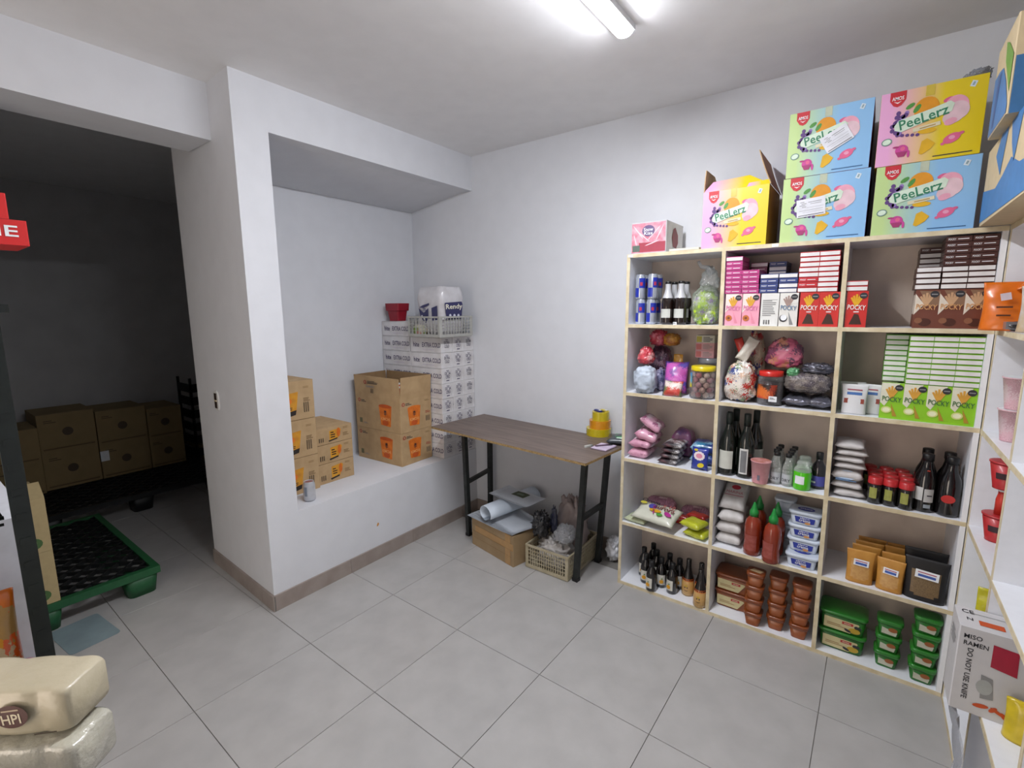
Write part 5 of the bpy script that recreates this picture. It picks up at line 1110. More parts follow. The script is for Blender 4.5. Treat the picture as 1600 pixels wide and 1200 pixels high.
# ------------------------------------------------------------------ boxes on top of the cubbyhole shelf
GRP = mat('#5a3a78', .5); GRP2 = mat('#8a70b0', .5); ORG = mat('#d89018', .5); LF = mat('#4a8a3a', .5); PCH = mat('#e2a0b4', .5); PCH2 = mat('#dcbcc4', .5)
MGT = mat('#c24090', .5); MGT2 = mat('#a0306a', .5); YGM = mat('#d8a818', .5); RDB = mat('#c02430', .5); PKG = mat('#d8608a', .5); PGR = mat('#2c7a58', .5); PLT = mat('#cfe0cc', .5)
def candy_art(m, F, w, h, base, label=None):
    X = lambda a: (a-.5)*w
    Y = lambda a: a*h
    m.poly([(X(.09),Y(.995)),(X(.25),Y(.995)),(X(.25),Y(.88)),(X(.21),Y(.81)),(X(.17),Y(.79)),(X(.13),Y(.81)),(X(.09),Y(.88))], RDB, F, 1)
    m.text('AMOS', X(.17), Y(.905), w*.12, h*.05, WHT, F, 2); m.poly([(X(.13),Y(.865)),(X(.17),Y(.835)),(X(.21),Y(.865)),(X(.17),Y(.85))], WHT, F, 2)
    r = random.Random(4)                                        # bunch of grapes
    for k in range(30):
        a = r.uniform(1.4, 4.6); q = r.uniform(.35, 1); m.ell(X(.27)+w*.17*q*math.cos(a), Y(.56)+h*.17*q*math.sin(a), w*.024, h*.03, GRP if k%3 else GRP2, F, 1+.3*(k%4), 10)
    for k in range(5): m.ell(X(.2+.05*k), Y(.40-.008*k), w*.02, h*.022, GRP, F, 1.5, 8)
    m.ell(X(.30), Y(.77), w*.05, h*.028, LF, F, 1.6, 10, .6)
    m.ell(X(.46), Y(.70), w*.12, h*.15, ORG, F, 1.2, 20); m.ell(X(.37), Y(.72), w*.055, h*.03, LF, F, 2, 10, 1.0)
    for a, b, rx, ry, mt in ((.74,.66,.11,.14,PCH),(.76,.60,.10,.12,PCH2),(.72,.53,.10,.09,PCH2),(.66,.76,.05,.03,PKG),(.70,.47,.06,.045,PCH),(.80,.68,.045,.08,PCH)): m.ell(X(a), Y(b), w*rx, h*ry, mt, F, 1.2+a-b, 20, .3)
    m.poly([(X(.17),Y(.47)),(X(.24),Y(.44)),(X(.50),Y(.54)),(X(.70),Y(.60)),(X(.72),Y(.70)),(X(.68),Y(.74)),(X(.50),Y(.68)),(X(.20),Y(.60)),(X(.16),Y(.53))], PLT, F, 3)
    m.text('PeeLerz', X(.44), Y(.585), w*.47, h*.135, PGR, F, 4, .22)
    m.rect(X(.48), Y(.455), w*.26, h*.05, mat('#d8d0b0',.5), F, 3, .15); m.rect(X(.49), Y(.455), w*.15, h*.012, mat('#b08a3a',.5), F, 4, .15)
    m.ell(X(.49), Y(.40), w*.09, h*.035, YGM, F, 2)
    m.ell(X(.10), Y(.33), w*.055, h*.05, mat('#6a8a80',.5), F, 1.5, 16, .2); m.ell(X(.10), Y(.33), w*.043, h*.036, PLT, F, 2.5, 16, .2)
    m.ell(X(.26), Y(.19), w*.065, h*.075, MGT, F, 1.5); m.poly([(X(.20),Y(.17)),(X(.32),Y(.17)),(X(.29),Y(.10)),(X(.23),Y(.10))], MGT2, F, 2); m.ell(X(.33), Y(.13), w*.015, h*.05, MGT, F, 2, 10); m.ell(X(.20),Y(.24),w*.035,h*.014,MGT2,F,2,10); m.ell(X(.27),Y(.21),w*.025,h*.03,PKG,F,2.4,12)
    m.poly([(X(.43),Y(.11)),(X(.45),Y(.27)),(X(.50),Y(.30)),(X(.58),Y(.22)),(X(.54),Y(.15)),(X(.46),Y(.09))], YGM, F, 1.5)
    m.ell(X(.73), Y(.25), w*.085, h*.06, PKG, F, 1.5, 16, .45); m.ell(X(.81), Y(.30), w*.03, h*.02, PKG, F, 2, 10, .3); m.ell(X(.65), Y(.19), w*.02, h*.02, PKG, F, 2, 8); m.ell(X(.73),Y(.26),w*.03,h*.025,mat('#e098b4',.5),F,2,10)
    m.rect(X(.75), Y(.045), w*.36, h*.013, INK if base != 'blue' else mat('#2a5a8a',.5), F, 1)
    m.rect(X(.87), Y(.90), w*.05, h*.075, mat('#d0dce4',.5), F, 1, -.35); m.rect(X(.87), Y(.90), w*.02, h*.045, mat('#8aa0a8',.5), F, 2, -.35)
    m.rect(X(.48), Y(.93), w*.085, h*.14, mat('#b8bfa8',.25,coat=.4) if base == 'blue' else mat('#c8b040',.25,coat=.4), F, .6)
    if label:
        lx, ly, rot = label; c, q = math.cos(rot), math.sin(rot)
        def L(a, b): return X(lx)+a*w*c-b*w*q, Y(ly)+a*w*q+b*w*c
        m.rect(*L(0,0), w*.34, w*.24, mat('#dcdde4',.5), F, 5.5, rot)
        for (a, b, ww, hh, mt) in ((.05,.07,.16,.008,GREY),(.06,.045,.13,.006,GREY),(.05,-.0,.2,.005,mat('#b0b0b8',.5)),(.0,-.035,.28,.004,GREY),(.02,-.06,.24,.004,mat('#b0b0b8',.5)),(.0,-.10,.3,.008,INK)): m.rect(*L(a,b), w*ww, w*hh, mt, F, 6.5, rot)
        for k in range(4): m.rect(*L(-.10+.02*(k%2), .08-.022*k), w*(.05+.01*(k%3)), w*.008, GREY, F, 6.5, rot)
def candy_box(label, x0, x1, z0, z1, base, lab=None, open_=False, dy=0, rz=0):
    w = x1-x0; h = z1-z0; d = .285; r = T('candy_box', label, 'box', ((x0+x1)/2, -.312+d/2+dy, z0), rz, 'printed candy boxes on top of the shelf')
    fm = mat('#b4cc88', .4, kind='gradx', c2='#86b4dc', coat=.2) if base == 'blue' else mat('#dca0c8', .4, kind='gradx', c2='#d8c010', coat=.2)
    sm_ = mat('#7a3a68', .5) if base == 'blue' else mat('#b89a10', .5)
    m = MB(); e = .002
    m.loft([rrect(w,d,0,e,1), rrect(w,d,h-(0 if open_ else .0006),e,1)], sm_, False, None, (True, not open_)); 
    if open_: m.loft([rrect(w-.008,d-.008,.006,e,1), rrect(w-.008,d-.008,h,e,1)], KRAFTD, False, None, (True, False))
    m.build('body', r)
    m = MB(); m.box((-w/2+.0006,-d/2-.0004,.0006), (w/2-.0006,-d/2+.001,h-.0008), fm); o = m.build('front_panel', r)
    m = MB(); candy_art(m, FRONT(d+.001), w, h, base, lab); m.build('print', r)
    if open_:
        t = .004
        f = MB(); f.loft([[(-w/2,-d/2,h),(w/2,-d/2,h),(w/2,-d/2+t,h),(-w/2,-d/2+t,h)], [(-w/2+.03,-d/2+.045,h+.052),(w*.17,-d/2+.045,h+.060),(w*.17,-d/2+.045+t,h+.060),(-w/2+.03,-d/2+.045+t,h+.052)]], fm, False); f.build('flap', r)
        f = MB(); f.loft([[(w*.17,-d/2,h),(w/2,-d/2,h),(w/2,-d/2+t,h),(w*.17,-d/2+t,h)], [(w*.19,-d/2+.012,h+.018),(w/2,-d/2+.012,h+.022),(w/2,-d/2+.012+t,h+.022),(w*.19,-d/2+.012+t,h+.018)]], fm, False); f.build('flap', r)
        f = MB(); rings = []
        for k in range(7): v = k/6; rings.append([(-w/2+.014*v*v*0-t*0,-d/2+.0+.02*v*v,h+.105*v), (-w/2+t,-d/2+.02*v*v,h+.105*v), (-w/2+t,d/2-.10*v*v-.02*v,h+.105*v), (-w/2,d/2-.10*v*v-.02*v,h+.105*v)])
        f.loft(rings, KRAFT, False); f.build('flap', r)
        f = MB(); rings = []
        for k in range(7): v = k/6; xx = w/2+.006-.055*v-.012*v*(1-v); rings.append([(xx-t,-d/2,h-.02+.15*v), (xx,-d/2,h-.02+.15*v), (xx,d/2,h-.02+.15*v), (xx-t,d/2,h-.02+.15*v)])
        f.loft(rings, KRAFT, False, TR(-.0,0,.02)); f.build('flap', r)
    return r
candy_box('light blue candy box with tilted shipping label, upper left of the four closed ones', 2.090, 2.382, ZT+.2700, ZT+.532, 'blue', (.60,.50,.5))
candy_box('light blue candy box with shipping label, under the upper left one', 2.084, 2.392, ZT+.0003, ZT+.2692, 'blue', (.36,.52,.08))
candy_box('pink and yellow closed candy box, upper right on the shelf top', 2.402, 2.706, ZT+.2632, ZT+.532, 'yellow')
candy_box('light blue candy box without shipping label, lower right on the shelf top', 2.410, 2.716, ZT+.0003, ZT+.2624, 'blue')
candy_box('open pink and yellow candy box with raised brown flaps', 1.747, 2.030, ZT+.0003, ZT+.2623, 'yellow', None, True)
r = T('tissue_package', 'pink wrapped box with white side beside the open candy box', 'box', (1.480,-.180,ZT+.0003), 0); m = MB()
w_, d_2, h_ = .188, .262, .158
m.loft([rrect(w_,d_2,0,.004,2), rrect(w_,d_2,h_,.004,2)], mat('#c8c9cc',.3,coat=.4), False); m.build('body', r)
m = MB(); F = FRONT(d_2)
m.rect(0,h_/2,w_*.95,h_*.94,mat('#c87a8c',.25,noise_amt=.2,scale=34,c2='#e0b0bc',coat=.6),F,1); m.rect(.02,h_*.2,w_*.75,h_*.3,mat('#a84a58',.3,coat=.4),F,2); m.rect(-.064,h_*.17,.04,.032,mat('#5a6a60',.5),F,3)
for k, (a, b, L_, ro) in enumerate(((-.055,.11,.09,-.9),(-.03,.09,.1,-.7),(.03,.10,.10,.8),(.06,.10,.09,1.1),(-.07,.07,.06,-1.3),(.02,.05,.08,.3))): m.ell(a,b,L_/2,.0028,mat('#ecd0d8',.3),F,2.5+.2*k,8,ro)
m.ell(.0,h_*.72,.034,.028,mat('#6a5a80',.4),F,4); m.text('Snow', .0, h_*.76, .05, .018, WHT, F, 5); m.text('Kiss', .0, h_*.64, .045, .016, WHT, F, 5); m.build('front_print', r)
m = MB(); m.poly([(-.03,.035),(.02,.03),(.05,.06),(.045,.10),(.0,.135),(-.03,.125),(-.05,.08)], mat('#8a4048',.5), SIDE(w_), 1); m.build('side_print', r)
r = T('paper_strip', 'narrow white strip lying on the shelf top edge left of the open box', 'strip', (1.668,-.3,ZT+.0003), 0); m = MB(); m.cbox(.145,.050,.010,mat('#dcd8c6',.6)); m.build('strip', r)
for k, (x, lb) in enumerate(((1.392,'small white sticker on the top left corner of the shelf'), (2.072,'small white sticker on the shelf top edge below the blue boxes'))):
    r = T('sticker', lb, 'sticker', (x,-SD-.0012,1.868)); m = MB(); m.box((-.013,-.0005,-.0), (.013,.0008,.013), WHT); m.build('label', r)
# ------------------------------------------------------------------ boxes on top of the side shelf
WAVE = mat('#3f7ab4', .5, noise_amt=.08, scale=20); KLT = mat('#cbb893', .7, noise_amt=.04); GWV = mat('#6f9a3a', .5)
r = T('cardboard_box', 'pale brown box with blue waves, lower one on the side shelf', 'box', (2.728+.17,-.77,ZT+.0003), 0); m = MB(); W2, D2, H2 = .34, .86, .252
m.loft([rrect(W2,D2,0,.003,1), rrect(W2,D2,H2,.003,1)], KLT, False); m.build('body', r)
m = MB(); M = LEFTF(W2); 
m.poly([(-.43,0.012),(.43,.004),(.43,.09),(.38,.115),(.30,.115),(.22,.09),(.12,.10),(.0,.14),(-.1,.11),(-.2,.09),(-.43,.12)], WAVE, M, 1)
m.poly([(.04,.118),(.09,.25),(.03,.252),(-.06,.25),(-.02,.18)], WAVE, M, 1); m.poly([(-.15,.12),(-.1,.25),(-.2,.252),(-.26,.2)], WAVE, M, 1); m.ell(.37,.20,.03,.02,WAVE,M,1); m.build('print', r)
r = T('cardboard_box', 'pale brown box with green and blue waves, stacked above the other', 'box', (2.700+.165,-.655,ZT+.2532), 0); m = MB(); W3, D3, H3 = .33, .275, .262
m.loft([rrect(W3,D3,0,.003,1), rrect(W3,D3,H3,.003,1)], KLT, False); m.build('body', r)
m = MB(); M = LEFTF(W3)
m.poly([(-.136,.005),(.136,.005),(.136,.03),(.07,.11),(.0,.17),(-.06,.18),(-.136,.18)], WAVE, M, 1); m.poly([(.136,.06),(.136,.16),(.05,.22),(.0,.24),(.02,.18),(.08,.12)], GWV, M, 1); m.poly([(-.06,.02),(-.09,.02),(-.07,.17),(-.02,.165)], mat('#2a5a94',.5), M, 2)
M = FRONT(D3); m.poly([(-.16,.0),(.16,.0),(.16,.15),(-.16,.15)], mat('#386c9e',.5), M, 1); m.build('print', r)
r = T('plastic_film', 'crumpled clear film sticking up behind the yellow candy box corner', 'film', (2.678,-.20,ZT+.5328), .2); m = MB(); m.blob(.035,.07,.022,film('#9aa4b4',.4),5,.3,18,12); m.build('film', r)
# ------------------------------------------------------------------ goods on the side shelf
# top compartment: orange bag, clear bag
r = T('snack_bag', 'orange printed bag hanging over the side shelf edge', 'bag', (2.850,-.44,Z1+.0004), -.05); m = MB()
OB = mat('#dc6e10', .3, noise_amt=.08, coat=.5)
m.pouch(.20,.165,.085,OB,6,.12,tp=.12); m.build('bag', r)
m = MB(); M = FRONT(.09); m.rect(-.045,.115,.026,.024,mat('#d8c8d0',.5),M,2,.2); m.rect(-.045,.08,.04,.006,mat('#5a2a10',.5),M,2); m.rect(-.045,.052,.035,.006,mat('#5a2a10',.5),M,2); m.build('print', r)
m = MB(); m.pillow(.12,.06,.03,OB,8,.2,M=TR(.03,-.01,.165)@RY(-.5)); m.build('top_fold', r)
r = T('snack_packet', 'black and silver packet end under the orange bag', 'packet', (2.862,-.535,Z1+.0004), 0); m = MB(); m.pillow(.115,.05,.035,mat('#1c1c22',.3,coat=.5),4,.15,flat=True,p=5); m.build('packet', r)
m = MB(); m.cbox(.03,.044,.024,mat('#8a8a90',.3,metal=.5),TR(-.046,0,.008)); m.build('silver_end', r)
r = T('snack_bag', 'clear bag with yellow bands in front of the orange bag', 'bag', (2.915,-.60,Z1+.0004), .1); m = MB()
m.pouch(.20,.145,.06,mat('#c4c0bc',.3,kind='noise',noise_amt=.1,scale=26,c2='#b8a078',coat=.5),9,.2,tp=.2); m.build('bag', r)
m = MB(); M = FRONT(.064); m.rect(0,.020,.18,.026,mat('#c8a810',.35,coat=.4),M,2); m.rect(-.0,.132,.18,.014,mat('#c8b010',.35,coat=.4),M,-14); m.rect(-.05,.08,.05,.05,mat('#c09a92',.5),M,-6); m.build('print', r)
# second compartment: pale pink cups and yellow packs
PC = mat('#cf9aa6', .45, kind='cells', scale=40, c2=['#d8b0b8','#c8a0a8','#dcc4c8'])
n_ = 0
for (x, y, hh, lb) in ((2.868,-.500,0,'pale pink noodle cup, lower of two on the side shelf'), (2.868,-.500,.1105,'pale pink noodle cup, upper of two on the side shelf'), (2.895,-.625,0,'pale pink noodle cup nearer the front of the side shelf')):
    r = pcup(lb, 0, 0, Z2+hh, .033, .046, .105, PC, WHT, y=-.5, grp='pale pink noodle cups'); r.location = (x, y, Z2+.0004+hh)
for k in range(3):
    r = T('snack_bag', ['lowest yellow pack of the pile on the side shelf','middle yellow pack of the pile on the side shelf','highest yellow pack of the pile on the side shelf'][k], 'bag', (2.955,-.745,Z2+.0004+.108*k), 0, 'yellow packs'); m = MB()
    m.blob(.09,.05,.053,mat('#d0a010',.3,kind='noise',noise_amt=.15,scale=30,c2='#c89018',coat=.5),k,.12,20,12,None,.6,4); m.build('bag', r); m = MB(); m.rect(-.04,.05,.05,.03,WHT,FRONT(.102),1); m.rect(-.05,.08,.03,.02,INK,FRONT(.10),1); m.build('print', r)
# third compartment: red cups
RC = mat('#b8282c', .45, noise_amt=.1, scale=40, coat=.2)
def rcup(lb, x, y, z, up, rz=0):
    r = T('noodle_cup', lb, 'cup', (x,y,z+.0004), rz, 'red noodle cups'); m = MB()
    if up: m.lathe([(.030,0),(.030,.005),(.044,.092)], RC, 22); m.build('cup', r); m = MB(); m.lathe([(.046,.0925),(.047,.098),(.040,.099)], mat('#b43034',.35), 22); m.build('lid', r)
    else: m.lathe([(.044,.006),(.030,.095),(.028,.096)], RC, 22, None, True, (1,1)); m.build('cup', r); m = MB(); m.lathe([(.047,0),(.048,.006),(.045,.007)], mat('#c8c4b8',.4,metal=.2), 22); m.build('rim', r)
    m = MB(); m.lathe([(.0375,.04),(.0405,.062)] if up else [(.0385,.034),(.0355,.06)], mat('#3a2228',.5), 6, None, True, (0,0), -2.4, -1.5); m.build('print', r); return r
rcup('red noodle cup with pale rim, standing on the side shelf board', 2.872, -.46, Z3, True)
r = T('red_bottle', 'thin red bottle between the two red noodle cups', 'bottle', (2.872,-.46,Z3+.100), 0); m = MB(); m.lathe([(.016,0),(.016,.055),(.012,.075),(.012,.085)], mat('#c8382c',.35), 14); m.build('bottle', r)
m = MB(); m.lathe([(.013,.085),(.013,.094),(.010,.095)], WHT, 12); m.build('cap', r)
rcup('upper red noodle cup balanced above the thin red bottle', 2.872, -.46, Z3+.1955, True)
r = T('garlic_bulb', 'small pale object lying on the side shelf under the red cups', 'packet', (2.86,-.72,Z3+.0004), 0); m = MB(); m.blob(.02,.03,.022,mat('#c8b89a',.5),3,.25,14,10); m.build('body', r)
# lower compartment: yellow packets and the ramen carton
r = T('snack_packet', 'slim yellow packet standing behind the white ramen box', 'packet', (2.872,-.46,Z4+.0004), -.2); m = MB(); m.pouch(.05,.19,.03,mat('#c8c010',.35,coat=.4,noise_amt=.1),5,.3,tp=.3); m.build('packet', r)
m = MB(); m.rect(-.012,.05,.014,.07,mat('#5a4630',.5),FRONT(.033),1); m.build('print', r)
RW = mat('#c9c7c8', .5, noise_amt=.02)
rd = .128; rw_ = .30; rh = .272
r = T('ramen_box', 'white box lettered MISO RAMEN DO NOT USE KNIFE jutting from the side shelf', 'box', (2.738+rw_/2,-.950+rd/2,Z4+.0004), 0); m = MB(); m.loft([rrect(rw_,rd,0,.003,1), rrect(rw_,rd,rh,.003,1)], RW, False); m.build('body', r)
m = MB(); F = FRONT(rd); x0 = -rw_/2
m.text('MISO', x0+.032, rh*.90, .040, .014, INK, F, 1); m.text('RAMEN', x0+.040, rh*.82, .054, .014, INK, F, 1)
m.text('DO NOT USE KNIFE', x0+.030, rh*.46, .165, .013, INK, F, 1, -math.pi/2)
m.poly([(x0+.076,rh*.88),(x0+.13,rh*.86),(x0+.132,rh*.58),(x0+.076,rh*.62)], mat('#a81c38',.5), F, 1); m.poly([(x0+.060,rh*.50),(x0+.085,rh*.48),(x0+.092,rh*.24),(x0+.064,rh*.22)], GREY, F, 1); m.ell(x0+.07,rh*.36,.018,.024,mat('#a8aaa8',.5),F,1.5)
OGR = mat('#c8501c',.5)
for (a, b, rx, ry, ro) in ((.068,.13,.018,.007,.2),(.095,.13,.012,.006,.9),(.105,.12,.018,.005,-.5),(.12,.09,.014,.006,-.9),(.128,.06,.010,.006,-1.2)): m.ell(x0+a, rh*b, rx, ry, OGR, F, 1.2+a, 12, ro)
m.build('print', r)
m = MB(); Tp = TOPF(rh); m.rect(x0+.075,-.02,.055,.028,OGR,Tp,1); m.text('CE', x0+.028,.035,.028,.022,INK,Tp,1); m.text('N', x0+.028,-.01,.014,.016,INK,Tp,1); m.rect(x0+.075,.03,.08,.002,GREY,Tp,1); m.build('top_print', r)
m = MB(); M = LEFTF(rw_); lines(m, 0, rh*.75, .08, .05, 4, GREY, M); m.build('side_print', r)
r = T('plastic_film', 'sheet of clear plastic hanging from under the ramen box to the floor', 'film', (2.790,-.90,.0), 0); m = MB(); vs = []; fs = []
for j in range(13):
    for i in range(8):
        t = j/12; vs.append((-.035+.035*math.sin(t*2)+.010*math.sin(i*1.7+t*6), (i/7-.5)*.16*(1-.3*t), .370*(1-t)+.002))
for j in range(12):
    for i in range(7): a = j*8+i; fs.append((a,a+1,a+9,a+8))
m.add(vs, fs, film('#c4ccda',.5,.2), True); m.build('film', r)
YP = mat('#cdb414', .35, coat=.4, noise_amt=.12, scale=24)
for k, (x, y, z, rz, lb) in enumerate(((2.945,-1.075,Z4,.3,'yellow pack with green edge on the side shelf, nearest the front'), (2.905,-.995,Z4,-.2,'yellow pack lying against the ramen box'), (2.955,-.63,Z5,.2,'yellow pack lying in the lowest side shelf compartment'))):
    r = T('snack_bag', lb, 'bag', (x,y,z+.0004), rz, 'yellow packs'); m = MB(); m.pouch(.115,.115 if k < 2 else .12,.05,YP,12+k,.25,tp=.25); m.build('bag', r)
r = T('snack_packet', 'white edged packet with orange corner leaning on the ramen box', 'packet', (2.925,-1.02,Z4+.0914), 0); m = MB(); m.loft([[(-.04,-.004,0),(.04,-.004,0),(.04,.004,0),(-.04,.004,0)],[(-.04,.01,.08),(.04,.01,.08),(.04,.018,.08),(-.04,.018,.08)]], WHT, False); m.build('card', r); m = MB(); m.poly([(-.034,.076),(.034,.076),(-.005,.01)], mat('#c88a1c',.5), Matrix(((1,0,0,0),(0,.17,-.985,-.0048),(0,.985,.17,0),(0,0,0,1))), 1); m.build('print', r)
# ------------------------------------------------------------------ left: metal rack and the goods on it
RP = (1.132, -2.662); RK = mat('#1e2422', .45, metal=.3, noise_amt=.15)
rack = T('metal_rack', 'black metal rack with wire shelves at the left', 'rack', (RP[0],RP[1],0)); RW2, RL2 = .46, .92
for dx in (0, -RW2):
    for dy in (0, -RL2):
        m = MB(); m.box((dx-.018,dy+.012,.02), (dx+.014,dy+.016,2.25), RK); m.box((dx+.014,dy-.012,.02), (dx+.018,dy+.016,2.25), RK)
        if dx == 0 and dy == 0:
            for k in range(40): m.box((dx+.0175,dy-.006,.1+k*.05), (dx+.0192,dy+.009,.112+k*.05), RK)
        o = m.build('post', rack); m = MB(); m.cbox(.05,.05,.02,BLK,TR(dx,dy,0)); m.build('foot', o)
for z in (.30, .845, 1.205, 1.745):
    m = MB()
    for dx in (-RW2+.02, 0-.006): m.tube([(dx,-RL2+.02,z),(dx,-.02,z)], .004, RK)
    for k in range(24): y = -.03-k*(RL2-.06)/23; m.tube([(-RW2+.02,y,z+.003),(-.006,y,z+.003)], .0018, RK, 4)
    m.tube([(-RW2+.02,-.024,z),(-.021,-.024,z)], .004, RK); m.tube([(-.021,-RL2+.02,z-.018),(-.021,-.02,z-.018)], .003, RK)
    m.build('wire_shelf', rack)
m = MB(); m.box((.020,.0,1.60), (.024,.030,1.615), RK); m.build('bracket', rack)
PIE = mat('#c81e1e', .45, noise_amt=.03, coat=.1)
for k in range(3):
    yr = [-2.547,-2.574,-2.590][k]; ln = .34
    r = T('snack_carton', ['red snack carton lettered PIE, lowest of three','red snack carton lettered PIE, middle of three','red snack carton lettered PIE, topmost of three'][k], 'box', (.888-.075, yr-ln/2, 1.7502+k*.0556), math.pi/2, 'red cartons on the metal rack')
    m = MB(); m.loft([rrect(ln,.15,0,.0015,1), rrect(ln,.15,.055,.0015,1)], PIE, False); m.build('body', r)
    m = MB(); F = FRONT(.15); m.text('PIE', ln/2-.046, .030, .060, .024, WHT, F, 1); m.build('print', r)
r = T('white_box', 'plain white box on the rack behind the bright packets', 'box', (.880,-2.822,.8505), 0); m = MB(); m.loft([rrect(.36,.36,0,.003,1), rrect(.36,.36,.33,.003,1)], mat('#c4c6cc',.5), False); m.build('body', r)
m = MB(); m.rect(0,0,.24,.04,mat('#d8d8d4',.3,coat=.3),TOPF(.33),1); m.build('tape', r)
SNK = mat('#d06a14', .28, kind='cells', scale=16, c2=['#d8921c','#8a3a10','#c8b088','#d85a18','#b08a50'], coat=.6, bump=.3)
RDS = mat('#a81830', .3, noise_amt=.15, coat=.5)
for k, (x, y, w0, h0, mt, lb) in enumerate(((1.100,-2.737,.17,.20,SNK,'orange and gold snack bag beside the rack post'), (1.098,-2.848,.17,.20,SNK,'orange and brown snack bag further left on the rack'))):
    r = T('snack_bag', lb, 'bag', (x,y,.8508), math.radians(88+3*k), 'shiny snack bags on the rack'); m = MB(); m.pouch(w0*.62,h0,.045,mt,20+k,.25,tp=.15); m.build('bag', r)
r = T('snack_bag', 'crimson snack bag lying on top of the orange ones', 'bag', (1.085,-2.785,1.0515), math.radians(88)); m = MB(); m.pouch(.15,.10,.035,RDS,30,.2,tp=.1); m.build('bag', r)
r = T('snack_bag', 'small purple and gold bag at the foot of the rack post', 'bag', (1.082,-2.683,.8508), 1.0); m = MB(); m.pillow(.028,.03,.03,mat('#7a3a5a',.3,kind='cells',scale=40,c2=['#c89a40','#8a4a6a'],coat=.5),3,.2,flat=True); m.build('bag', r)
for k, (y, c_, lb) in enumerate(((-2.74,'#b8c4a8','white and green packet standing on the upper rack shelf'), (-2.80,'#c0882c','amber packet standing on the upper rack shelf'))):
    r = T('snack_packet', lb, 'packet', (1.02,y,1.2105), math.radians(85)); m = MB(); m.pouch(.055,.14,.03,mat(c_,.35,kind='cells',scale=26,c2=['#d8dcd0','#6a9a4a' if k == 0 else '#d8a040','#9ab8c0'],coat=.4),k,.2); m.build('packet', r)
# paper roll packs in the lower left corner
CR = mat('#bdb39a', .35, noise_amt=.04, bump=.45, scale=10, c2='#b0a68c', coat=.3, name='cream_wrap')
LAX = Vector((math.cos(YAW), math.sin(YAW), 0)); FAX = Vector((-math.sin(YAW), math.cos(YAW), 0))
end = Vector((1.474, -2.686, 0)); PL, PDp, PHt = .30, .090, .082
def roll_pack(lb, shift, z, logo):
    c_ = end-LAX*(PL/2)+FAX*(PDp*.45)+shift; r = T('paper_roll_pack', lb, 'paper rolls', (c_.x,c_.y,z), YAW+.05); m = MB(); rings = []
    for i in range(61):
        x = (i/60-.5)*PL; ph = (x+PL/2)/(PL/3.5)*math.pi*2; b = .90+.11*abs(math.sin(ph/2))**.6; e_ = 1-.16*(abs(x/(PL/2))**14)
        rings.append([(x, p[0]*b*e_, (p[1]-PHt/2)*(.97+.03*abs(math.sin(ph/2)))*e_+PHt/2) for p in [(PDp/2*math.copysign(abs(math.cos(a))**.24,math.cos(a)), PHt/2+PHt/2*math.copysign(abs(math.sin(a))**.24,math.sin(a))) for a in [2*math.pi*k/24 for k in range(24)]]])
    zmin = min(p[2] for g_ in rings for p in g_); rings = [[(p[0],p[1],p[2]-zmin) for p in g_] for g_ in rings]
    m.loft(rings, CR if logo else mat('#b9b6a6', .14, coat=1, bump=.9, scale=16, c2='#a8a496'), True); m.build('wrapper', r)
    m = MB(); M = FRONT(PDp*1.045+.004)
    if logo: m.ell(.070,.043,.026,.020,mat('#4a1c14',.5),M,1,24,.1); m.text('HPI', .070,.039,.029,.017,mat('#d8ccb0',.5),M,2,.1); m.rect(.070,.054,.026,.0026,mat('#b8a488',.5),M,2,.1); m.rect(.118,.012,.035,.0022,mat('#3a2c1a',.5),M,1,.12)
    m.build('print', r); return r
roll_pack('cream pack of paper rolls with round brown badge, upper one', Vector((0,0,0)), .9270, True)
roll_pack('cream pack of paper rolls underneath, wrapped in clear plastic', LAX*.018-FAX*.02, .8430, False)
r = T('plastic_film', 'crumpled clear film along the lower paper roll pack', 'film', tuple((end-LAX*.13-FAX*.075+Vector((0,0,.8430)))), YAW+.05); m = MB()
m.blob(.15,.014,.030,film('#d4d8dc',.28,.12),9,.35,40,14,None,.6,9); m.build('film', r)
cc = end-LAX*(.17)+FAX*.02
carton('cardboard_box', 'tall narrow brown carton carrying the paper roll packs', .20, .055, .842, (cc.x,cc.y,.0003), YAW+.05, None)
